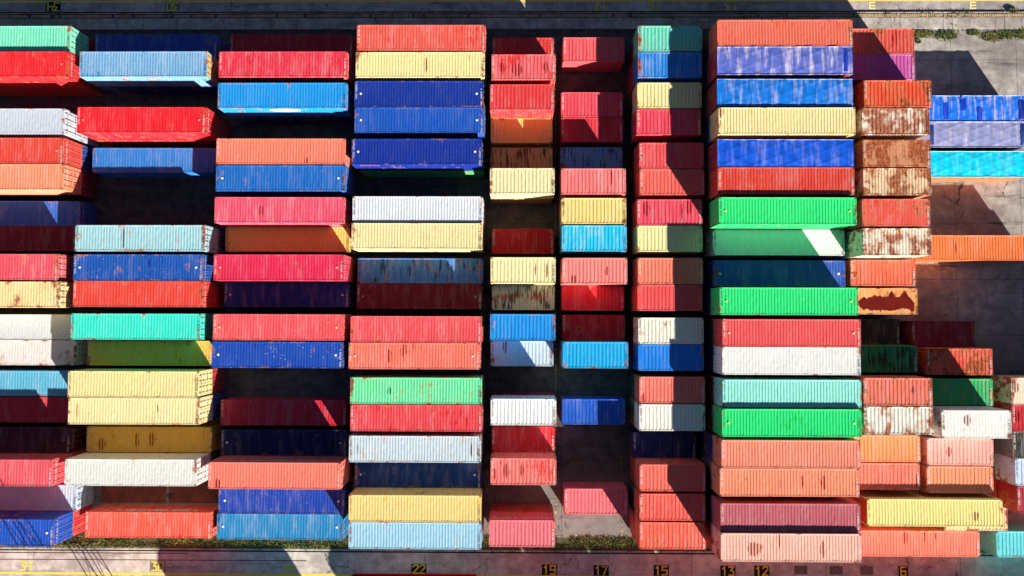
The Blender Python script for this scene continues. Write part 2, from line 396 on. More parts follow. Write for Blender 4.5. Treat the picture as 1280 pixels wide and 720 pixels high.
UID = [0]
def container(size, x, y, ztop, zbot, color, label, look=None, detail=True, name='shipping_container', group='stacked shipping containers'):
    """one container: frame, floor, roof, walls, two doors with rods, castings, stencilled codes"""
    look = look or {}; L = LEN[size]; UID[0] += 1; rnd = random.Random(UID[0]*17+3)
    root = bpy.data.objects.new(name, None); link(root); root.empty_display_size = .5
    root.location = (x, y, zbot); root.scale = (1, 1, (ztop-zbot)/H0)
    root.rotation_euler = (0, 0, look.get('turn', rnd.uniform(-.0012, .0012)))
    root['label'] = label; root['category'] = 'shipping container'; root['group'] = group
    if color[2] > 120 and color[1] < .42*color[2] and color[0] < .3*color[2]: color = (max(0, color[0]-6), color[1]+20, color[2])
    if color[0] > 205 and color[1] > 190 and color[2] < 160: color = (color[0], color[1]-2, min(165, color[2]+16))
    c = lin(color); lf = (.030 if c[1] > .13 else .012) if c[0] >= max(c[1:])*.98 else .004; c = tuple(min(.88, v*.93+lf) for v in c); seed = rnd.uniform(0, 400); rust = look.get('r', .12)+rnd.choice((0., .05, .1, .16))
    P = dict(seed=seed, rust=float(rust), grime=float(look.get('g', .12)), fade=float(look.get('k', .45)), fleck=float(look.get('f', 0)), scuff=float(look.get('s', rnd.choice((.02, .1, .2, .3, .36)))), half=L/2)
    PR = dict(P)
    ms = look.get('m', [])
    for i in range(3):
        if i < len(ms): u, vv, rx = ms[i]; PR['m%d' % (i+1)] = [(u-.5)*L, (.5-vv)*W, rx*1.35]
        else: PR['m%d' % (i+1)] = [0., 0., 0.]
    PW = dict(P); PW['rust'] = min(float(rust), .6)*.7; PW['grime'] = .08; PW['m1'] = PW['m2'] = PW['m3'] = [0., 0., 0.]
    PF = dict(PW); PF['rust'] = max(.25, float(rust))
    part('frame', M['frame', size], root, c, props=PF); part('floor', M['floor', size], root)
    if look.get('tarp'):
        tc, worn = look['tarp'], look.get('worn', .6)
        tp = part('tarpaulin', tarp_mesh(L, UID[0]), root, lin(tc), props=dict(seed=seed, fade=worn))
        for (u, v0, v1, du, col_) in look.get('patch', []):
            b = MB(); xx = (u-.5)*L; yy0, yy1 = (.5-v1)*W, (.5-v0)*W; n = 8
            for i in range(n):
                ya = yy0+(yy1-yy0)*i/n; yb = yy0+(yy1-yy0)*(i+1)/n
                za = H0+.055+.06*(1-(ya/W*2)**2); zb = H0+.055+.06*(1-(yb/W*2)**2)
                b.quad((xx-du, ya, za), (xx+du, ya, za), (xx+du, yb, zb), (xx-du, yb, zb))
            q = part('patch', b.data('patch', TARP), tp, lin(col_), props=dict(seed=seed+9, fade=.1))
    else:
        rc = lin(look['roofc']) if 'roofc' in look else c
        part('roof', M['roof', size, look.get('v', 'fine'), rnd.randrange(4)], root, rc, props=PR)
    part('side_wall', M['side', size], root, c, props=PW); part('side_wall', M['side', size], root, c, rot=math.pi, props=PW)
    ec = lin(look['endc']) if 'endc' in look else c
    part('end_wall', M['end%d' % size], root, ec, props=PW)
    for s in (1, -1):
        d = part('door', M['door'], root, lin(look['doorc']) if 'doorc' in look else c, (L/2, 0, 0), props=PW)
        d.scale = (1, s, 1)
        for rk in ('rodA', 'rodB'):
            part('locking_rod', M[rk], d)
        if detail: part('handle', M['handle'], d)
        if detail:
            o = part('lettering', rnd.choice(M['doortext']), d, lin((225, 225, 220)) if sum(color) < 560 else lin((60, 60, 70)), (.008, .5, 2.13))
            o.rotation_euler = (0, R(90), 0)
    cc = lin(look.get('cornerc', tuple(int(v*.55+30) for v in color)))
    for sx in (-1, 1):
        for sy in (-1, 1):
            for zz in (H0-.118, 0):
                if zz == 0 and not detail: continue
                part('corner_casting', M['cast'], root, cc, (sx*(L/2-.09), sy*(W/2-.082), zz), props=PF)
    if detail and not look.get('tarp') and not look.get('nocode'):
        mc = lin((232, 232, 228)) if max(lin(color)[1], lin(color)[2]) < .5 else lin((70, 70, 80))
        for sx in (-1, 1):
            if rnd.random() < .85: part('lettering', rnd.choice(M['code']), root, mc, (sx*(L/2-.19), sx*-.35+rnd.uniform(-.1, .1), H0+.003))
        if look.get('dot'):
            for sx in (-1, 1): part('dot_mark', M['dot'], root, lin(look['dot']), (sx*(L/2-.62), -.02, H0+.001))
    return root

# id: (paint colour, colour word + look for the label, look parameters)
BLUEDOT = (235, 232, 225)
LOOK = {
'A1': ((120, 225, 185), 'mint green container with a shaded lower edge', dict(g=.25, r=.2)),
'A2': ((240, 18, 30), 'bright red container with white barred doors', dict(k=.2, dot=(245, 120, 100))),
'A3': ((205, 212, 222), 'plain pale grey container with cream doors', dict(v='smooth', nocode=1, r=.05, k=.1, g=.02)),
'A4': ((228, 62, 45), 'orange red container with lettered doors', dict(dot=(250, 150, 110), k=.5)),
'A5': ((238, 140, 98), 'pale salmon container with a bright lower side', dict(k=.6, r=.1)),
'A6': ((48, 100, 192), 'blue container in shade with a small lit triangle', dict(k=.3)),
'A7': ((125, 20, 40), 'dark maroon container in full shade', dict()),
'A8': ((235, 78, 92), 'pinkish red container with rusted door end', dict(k=.7, r=.28, f=.3)),
'A9': ((240, 212, 130), 'pale yellow container with rust by its doors', dict(r=.3, k=.4)),
'A10': ((208, 216, 218), 'light grey container shaded at its door end', dict(v='smooth', r=.05, g=.05)),
'A11': ((230, 222, 216), 'off-white container with rust spots at its door end', dict(r=.42, g=.1, v='smooth')),
'A12': ((95, 180, 210), 'teal blue container with its lower part in shade', dict(k=.5, g=.2)),
'A13': ((215, 30, 50), 'dark red container with a thin lit wedge', dict()),
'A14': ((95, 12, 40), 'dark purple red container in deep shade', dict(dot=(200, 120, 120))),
'A15': ((232, 82, 92), 'pink red container with barred red doors', dict(k=.6, f=.1)),
'A16': ((188, 204, 222), 'grey white container half shaded above the blue one', dict(v='fine', r=.18)),
'A17': ((18, 80, 185), 'blue container at the kerb crossed by thin shadows', dict(dot=BLUEDOT, k=.2, f=.05)),
'B1': ((45, 80, 175), 'dark blue container in shade nearest the top road', dict(g=.3)),
'B2': ((118, 172, 212), 'pale blue container with an ochre door end', dict(k=.8, r=.2, cornerc=(210, 150, 60), doorc=(210, 165, 90))),
'B3': ((240, 0, 28), 'vivid red container with a white scratch', dict(k=.25, dot=(250, 130, 110), m=[])),
'B4': ((35, 125, 205), 'blue low container half covered by shadow', dict(k=.3)),
'B5': ((160, 208, 214), 'pale grey-blue container with rusty streaks', dict(r=.38, g=.22, k=.6, m=[(.37, .5, .18)])),
'B6': ((12, 62, 170), 'royal blue container with white specks', dict(dot=BLUEDOT, f=.6, k=.35)),
'B7': ((230, 62, 45), 'orange red container with a pitted roof', dict(f=.35, k=.4, r=.2)),
'B8': ((55, 228, 200), 'turquoise container above the olive one', dict(k=.2, r=.1)),
'B9': ((238, 176, 66), 'yellow low container in shade with black streaks', dict(g=.42, r=.25)),
'B10': ((240, 218, 128), 'clean pale yellow container with rusted door end', dict(v='fine', k=.2, r=.16, g=.05)),
'B11': ((244, 222, 140), 'pale yellow container with small dark scratches', dict(g=.15, r=.16, m=[(.07, .5, .1), (.68, .4, .08)])),
'B12': ((240, 186, 66), 'golden yellow low container with black streaks', dict(g=.4, m=[(.12, .7, .35), (.4, .5, .2), (.52, .5, .3)])),
'B13': ((228, 226, 216), 'off-white container with a smooth roof', dict(v='smooth', r=.12, g=.1, k=.1, nocode=1)),
'B14': ((246, 88, 66), 'coral red container beside the grass strip', dict(k=.7, f=.25, s=.5, cornerc=(225, 130, 100))),
'C1': ((185, 12, 45), 'crimson low container in shade by the top road', dict(g=.2)),
'C2': ((228, 42, 68), 'worn raspberry red container with pale patches', dict(k=.7, f=.3, s=.45, r=.12)),
'C3': ((18, 150, 226), 'sky blue container with a white oval on its side', dict(k=.15)),
'C4': ((242, 120, 92), 'salmon container with one small red patch', dict(k=.3, r=.06, m=[(.7, .9, .15)])),
'C5': ((15, 105, 190), 'medium blue container with grey doors', dict(dot=BLUEDOT, k=.3)),
'C6': ((236, 78, 104), 'rose pink container with a red scuff', dict(k=.7, m=[(.36, .5, .25)], r=.15)),
'C7': ((236, 200, 78), 'ochre low container with a lit wedge at its end', dict(g=.3, r=.22)),
'C8': ((226, 25, 75), 'crimson pink container with scuffed door end', dict(k=.4, f=.1, dot=(245, 160, 120))),
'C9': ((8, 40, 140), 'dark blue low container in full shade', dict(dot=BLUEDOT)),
'C10': ((245, 80, 86), 'coral container with pale speckles', dict(k=.5, f=.4, r=.12, dot=(245, 200, 110))),
'C11': ((12, 52, 172), 'deep blue container covered in white flecks', dict(dot=BLUEDOT, f=1., k=.1)),
'C12': ((205, 18, 50), 'dark red low container crossed by a lit stripe', dict(g=.15)),
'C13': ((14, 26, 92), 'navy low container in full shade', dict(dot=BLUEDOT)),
'C14': ((250, 115, 92), 'light coral container with a red corner stain', dict(k=.2, r=.08, m=[(.07, .85, .25)])),
'C15': ((8, 44, 168), 'royal blue low container with a few white flecks', dict(dot=BLUEDOT, f=.5)),
'C16': ((28, 135, 192), 'teal blue container with faint pale streaks', dict(dot=BLUEDOT, k=.7, r=.15)),
'D1': ((235, 88, 72), 'coral red container nearest the top road', dict(k=.6, r=.15)),
'D2': ((245, 224, 135), 'pale yellow container with one dark scratch', dict(k=.15, r=.1, g=.05, m=[(.545, .5, .16)])),
'D3': ((6, 30, 150), 'deep blue container with a faint dark smudge', dict(dot=BLUEDOT, k=.1)),
'D4': ((8, 84, 184), 'mid blue container touching the deep blue one', dict(dot=BLUEDOT, k=.2)),
'D5': ((6, 26, 150), 'deep blue container with small red lettering on its side', dict(dot=BLUEDOT, k=.05)),
'D6': ((222, 226, 232), 'white container with rust at its corners', dict(r=.16, g=.04, k=.1, v='fine', cornerc=(150, 60, 40))),
'D7': ((242, 220, 138), 'pale yellow container with faint brown stains', dict(r=.26, k=.3, g=.1)),
'D8': ((60, 125, 205), 'blue low container with black streaks and a lit wedge', dict(g=.6, r=.22, k=.5, m=[(.42, .5, .14)])),
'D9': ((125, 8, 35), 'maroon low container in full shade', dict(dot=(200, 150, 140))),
'D10': ((240, 78, 82), 'coral red container with a rusty door end', dict(k=.6, r=.15)),
'D11': ((250, 108, 84), 'orange coral container with brown smudges', dict(k=.6, r=.24, g=.15, dot=(240, 200, 180), m=[(.31, .5, .2), (.42, .3, .25)])),
'D12': ((110, 228, 160), 'mint green container with a round rust mark', dict(k=.5, r=.24, m=[(.3, .5, .2)])),
'D13': ((230, 62, 70), 'red container with dark marks along its roof', dict(k=.6, r=.14, g=.22, s=.42)),
'D14': ((198, 214, 220), 'light grey container with rusty edges', dict(r=.28, g=.25, m=[(.07, .5, .08), (.93, .5, .1)])),
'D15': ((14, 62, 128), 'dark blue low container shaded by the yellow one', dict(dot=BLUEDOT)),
'D16': ((245, 208, 105), 'warm yellow container with faint brown patch', dict(k=.4, r=.14)),
'D17': ((158, 205, 226), 'pale blue container with rusty lower edge', dict(k=.4, r=.2)),
'E0': ((222, 45, 45), 'short dark red container with a lit corner', dict(v='wide', g=.3)),
'E1': ((238, 95, 98), 'short pink container covered in red scrapes', dict(v='wide', m=[(.17, .55, .18), (.85, .5, .2), (.4, .6, .45)], k=.6, s=.56, r=.1)),
'E2': ((226, 52, 55), 'short red container with an orange lit side', dict(v='wide', k=.4)),
'E3': ((238, 205, 80), 'short ochre container in half shade', dict(v='wide', s=.0, g=.12)),
'E4': ((222, 190, 96), 'short tan container covered in black streaks', dict(v='wide', g=.68)),
'E5': ((242, 226, 150), 'short pale yellow container over an empty bay', dict(v='wide', g=.12, r=.18)),
'E6': ((226, 16, 16), 'short deep red low container in shade', dict(v='wide', g=.25)),
'E7': ((245, 230, 148), 'short cream container with two black scrapes', dict(v='wide', r=.2, m=[(.7, .45, .1), (.86, .5, .16)])),
'E8': ((200, 194, 176), 'short grey container with rust-red scrawl on its roof', dict(v='wide', g=.7, r=.12, nocode=1)),
'E9': ((15, 145, 226), 'short bright blue container with pale ends', dict(v='wide', k=.2)),
'E10': ((200, 216, 220), 'short pale grey container with a black smear', dict(v='wide', g=.32, r=.2, m=[(.23, .2, .2)])),
'E11': ((236, 236, 232), 'short clean white container', dict(v='wide', k=.05, r=.08, g=.03)),
'E12': ((215, 22, 42), 'short crimson low container with a lit corner', dict(v='wide', g=.1)),
'E13': ((242, 108, 98), 'short coral container with dark red scrapes', dict(v='wide', r=.18, k=.6, s=.45, m=[(.06, .6, .18), (.24, .45, .25), (.48, .45, .16)])),
'E14': ((236, 105, 114), 'short pink container with lettering on its far side', dict(v='wide', k=.2, r=.1, g=.04)),
'F1': ((236, 85, 92), 'short pink red container, right half shaded', dict(v='wide', k=.3)),
'F2': ((236, 70, 88), 'short rose red low container with a white scratch', dict(v='wide', k=.5)),
'F3': ((228, 48, 60), 'short red low container with a lit wedge', dict(v='wide')),
'F4': ((110, 178, 222), 'short blue low container with black streaks', dict(v='wide', r=.3, g=.62)),
'F5': ((242, 112, 108), 'short light pink container with white streaks', dict(v='wide', k=.9, r=.12, m=[(.77, .3, .14)])),
'F6': ((250, 212, 105), 'short bright yellow container', dict(v='wide', r=.1, g=.03)),
'F7': ((12, 196, 238), 'short cyan container with pale scuffs', dict(v='wide', k=.9, r=.12)),
'F8': ((246, 128, 118), 'short salmon container with dark red scrapes', dict(v='wide', r=.14, k=.4, m=[(.69, .5, .2), (.18, .85, .25)])),
'F9': ((228, 32, 48), 'short red low container with a small lit wedge', dict(v='wide')),
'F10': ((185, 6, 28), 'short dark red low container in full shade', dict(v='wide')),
'F11': ((12, 172, 230), 'short sky blue container at the empty bay', dict(v='wide', k=.2, r=.12)),
'F12': ((18, 66, 190), 'short royal blue low container, right part shaded', dict(v='wide', f=.15)),
'F13': ((240, 105, 112), 'short pink low container near the grass strip', dict(v='wide', k=.2, r=.08)),
'G1': ((110, 216, 186), 'short sea green container with a rusty patch', dict(v='wide', r=.3, k=.5)),
'G2': ((35, 135, 220), 'short bright blue container with pale patches', dict(v='wide', k=.95, r=.1)),
'G3': ((240, 226, 138), 'short pale yellow container, right side shaded', dict(v='wide', g=.16, r=.12)),
'G4': ((236, 62, 84), 'short rose red container under the pale yellow one', dict(v='wide', k=.5)),
'G5': ((240, 76, 80), 'short coral red container, half in shade', dict(v='wide', k=.5)),
'G6': ((246, 98, 86), 'short orange coral container with slanting shade', dict(v='wide', k=.3)),
'G7': ((236, 70, 92), 'short pink container with deep red scrapes', dict(v='wide', k=.6, m=[(.14, .35, .3), (.68, .5, .12), (.8, .25, .25)])),
'G8': ((240, 232, 140), 'short lemon yellow container', dict(v='wide', g=.04, r=.08)),
'G9': ((250, 120, 92), 'short peach red container', dict(v='wide', k=.2)),
'G10': ((240, 74, 76), 'short red container touching the peach red one', dict(v='wide', k=.4)),
'G11': ((236, 232, 210), 'short cream container above the blue one', dict(v='wide', g=.12, r=.12)),
'G12': ((12, 128, 226), 'short azure container with a deep shaded half', dict(v='wide')),
'G13': ((250, 112, 92), 'short coral container with a dark corner scrape', dict(v='wide', r=.16, m=[(.06, .8, .2)])),
'G14': ((240, 234, 218), 'short off-white container below a coral one', dict(v='wide', g=.1, r=.1)),
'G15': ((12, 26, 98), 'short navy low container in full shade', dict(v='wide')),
'G16': ((250, 102, 82), 'short bright coral container, half shaded', dict(v='wide', k=.1)),
'G17': ((246, 88, 72), 'short orange red container with slanting shade', dict(v='wide', k=.5)),
'G18': ((252, 92, 66), 'short orange container at the kerb', dict(v='wide', k=.6, r=.12)),
'H1': ((236, 102, 74), 'orange coral container nearest the top road', dict(k=.2, r=.12)),
'H2': ((190, 35, 50), 'container under a faded lilac blue tarpaulin', dict(tarp=(88, 104, 186), worn=1., patch=[(.945, .08, .92, .16, (20, 50, 170))])),
'H3': ((160, 30, 50), 'container under a bright blue wrinkled tarpaulin', dict(tarp=(15, 112, 205), worn=.5)),
'H4': ((245, 222, 138), 'pale yellow container between two tarpaulins', dict(k=.1, r=.12, g=.08, m=[(.02, .15, .18)])),
'H5': ((160, 30, 50), 'container under a deep blue creased tarpaulin', dict(tarp=(10, 82, 200), worn=.25)),
'H6': ((218, 60, 42), 'rusty red container below the deep blue tarpaulin', dict(r=.26, k=.5, g=.15)),
'H7': ((44, 232, 124), 'vivid green container with orange dots', dict(k=.05, r=.05, g=0., dot=(200, 220, 60))),
'H8': ((236, 230, 230), 'pale sage container crossed by a lit band', dict(v='smooth', r=.08, g=.15, k=.2)),
'H9': ((40, 90, 190), 'dark blue container with a lit corner', dict(dot=BLUEDOT)),
'H10': ((40, 228, 124), 'bright green container beside the rusty orange one', dict(k=.05, r=.06, g=0., dot=(200, 220, 60))),
'H11': ((236, 82, 82), 'coral pink container above the white one', dict(k=.2, r=.1, dot=(240, 190, 150))),
'H12': ((228, 229, 222), 'white container with one tiny dark mark', dict(v='smooth', k=.05, r=.06, g=.05)),
'H13': ((148, 230, 212), 'pale aqua container with a shaded lower edge', dict(k=.2, r=.08)),
'H14': ((26, 224, 120), 'emerald green container with end lettering', dict(k=.05, r=.06, g=0., dot=(190, 230, 120))),
'H15': ((240, 132, 102), 'light salmon container with an ochre rust stripe', dict(k=.4, r=.15)),
'H16': ((246, 136, 96), 'salmon container with groups of dark scrapes', dict(k=.2, r=.13, m=[(.43, .55, .07), (.59, .45, .13), (.745, .5, .22)])),
'H17': ((188, 86, 98), 'dusty mauve red container', dict(k=.5)),
'H18': ((246, 178, 156), 'pale pink container with brown rust marks at the kerb', dict(k=.3, r=.16, m=[(.24, .55, .5), (.42, .25, .07), (.725, .55, .2)])),
'I1': ((222, 84, 68), 'short streaked coral container cut by a shadow', dict(v='wide', g=.35, r=.25, m=[(.72, .4, .07)])),
'I2': ((200, 85, 160), 'short magenta container', dict(v='wide', g=.1, r=.1)),
'I3': ((228, 76, 34), 'short orange red container with brown stripes', dict(v='wide', g=.28, r=.42, k=.2)),
'I4': ((238, 226, 206), 'short white container heavily eaten by rust', dict(v='wide', r=.9, s=0., k=.1)),
'I5': ((206, 128, 84), 'short brown rusty container', dict(v='smooth', r=.8, g=.1)),
'I6': ((228, 200, 140), 'short cream container with broad rust stains', dict(v='fine', r=.72, g=.2)),
'I7': ((228, 82, 62), 'short dull red container with smooth roof', dict(v='smooth', r=.34, k=.6, s=.45)),
'I8': ((238, 226, 200), 'short white container with two rust patches', dict(v='fine', r=.74, g=.05)),
'I9': ((228, 98, 68), 'short orange container with rust streaks', dict(v='wide', r=.45, g=.25)),
'I10': ((236, 160, 88), 'short orange container with a big dark rust blotch', dict(v='smooth', r=.5, nocode=1)),
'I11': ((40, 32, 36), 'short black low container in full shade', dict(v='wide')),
'I12': ((35, 150, 88), 'short dark green container with black stains', dict(v='wide', g=.75)),
'I13': ((232, 104, 82), 'short coral container with brown streaks', dict(v='wide', g=.5, r=.4)),
'I14': ((228, 224, 208), 'short white container rusted at its left end', dict(v='wide', r=.62, g=.25)),
'I15': ((246, 138, 76), 'short light orange container', dict(v='wide', r=.22, g=.12)),
'I16': ((250, 112, 84), 'short coral container with a shaded lower edge', dict(v='wide', r=.12, m=[(.95, .8, .1)])),
'Y2': ((235, 92, 48), 'short orange red low container peeping out', dict(v='wide')),
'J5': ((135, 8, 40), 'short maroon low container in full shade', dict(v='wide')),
'J6': ((226, 66, 44), 'short rusty red container, half in shade', dict(v='wide', r=.6, g=.35)),
'J7': ((60, 180, 105), 'short green container with a lit corner', dict(v='wide')),
'J8': ((240, 237, 226), 'short white container with brown smears', dict(v='smooth', r=.2, g=.2, k=.05, m=[(.37, .35, .3)])),
'J9': ((242, 160, 146), 'short pale pink container with two dark red scrapes', dict(v='wide', k=.4, m=[(.33, .5, .24)])),
'J10': ((252, 142, 98), 'short peach container with shaded edge', dict(v='wide', k=.1, r=.08)),
'K1': ((238, 218, 190), 'short cream rusty container with a black blotch', dict(v='smooth', r=.6, m=[(.06, .35, .35)])),
'K2': ((195, 12, 34), 'short dark red container with a black smear', dict(v='wide', m=[(.08, .4, .3)])),
'K3': ((105, 105, 100), 'short black and grey streaked container', dict(v='wide', g=.9)),
'K4': ((200, 216, 238), 'short pale blue ribbed container', dict(v='wide', r=.1)),
'K5': ((170, 14, 40), 'short dark crimson container', dict(v='fine')),
'K6': ((95, 215, 222), 'short pale cyan low container', dict(v='wide')),
'L17': ((246, 226, 118), 'long bright yellow container', dict(r=.12, g=.05, k=.1, endc=(225, 80, 40), m=[(.8, .6, .25)])),
'L18': ((247, 112, 90), 'long coral low container with dark drips', dict(r=.12, m=[(.42, .25, .25), (.58, .2, .12), (.66, .2, .06)])),
'J1': ((170, 60, 50), 'low container under a bright blue patched tarpaulin', dict(tarp=(20, 110, 225), worn=.9,
   patch=[(.36, .3, .95, .25, (8, 60, 190)), (.50, .0, .6, .25, (8, 60, 190)), (.63, .5, .98, .25, (8, 60, 190)), (.965, .05, .95, .3, (6, 40, 140))])),
'J2': ((60, 70, 120), 'low container under a grey tarpaulin with navy bands', dict(tarp=(140, 146, 190), worn=.7,
   patch=[(.245, .08, .92, .17, (18, 50, 120)), (.965, .05, .95, .2, (18, 50, 120))])),
'J3': ((242, 130, 70), 'low orange container under a cyan tarpaulin', dict(tarp=(0, 200, 232), worn=.2)),
'J4': ((246, 118, 42), 'low bright orange container with a black slot mark', dict(r=.22, g=.12, s=.02, m=[(.41, .5, .12)])),
'Y1': ((240, 220, 150), 'short cream yellow low container poking out', dict(v='wide', r=.35)),
}
UNDERC = {'A3': (200, 205, 215), 'A4': (20, 50, 150), 'A5': (130, 18, 30), 'A15': (190, 40, 50), 'A17': (225, 40, 45), 'B7': (215, 40, 45), 'B10': (190, 25, 40), 'B2': (20, 60, 130),
 'C5': (60, 75, 95), 'D5': (40, 220, 110), 'H8': (30, 60, 110), 'I8': (40, 180, 175), 'I7': (40, 180, 175), 'H12': (40, 90, 130), 'H11': (20, 120, 90), 'H4': (30, 110, 150), 'C3': (20, 50, 120), 'E2': (240, 130, 70), 'B3': (200, 20, 30)}

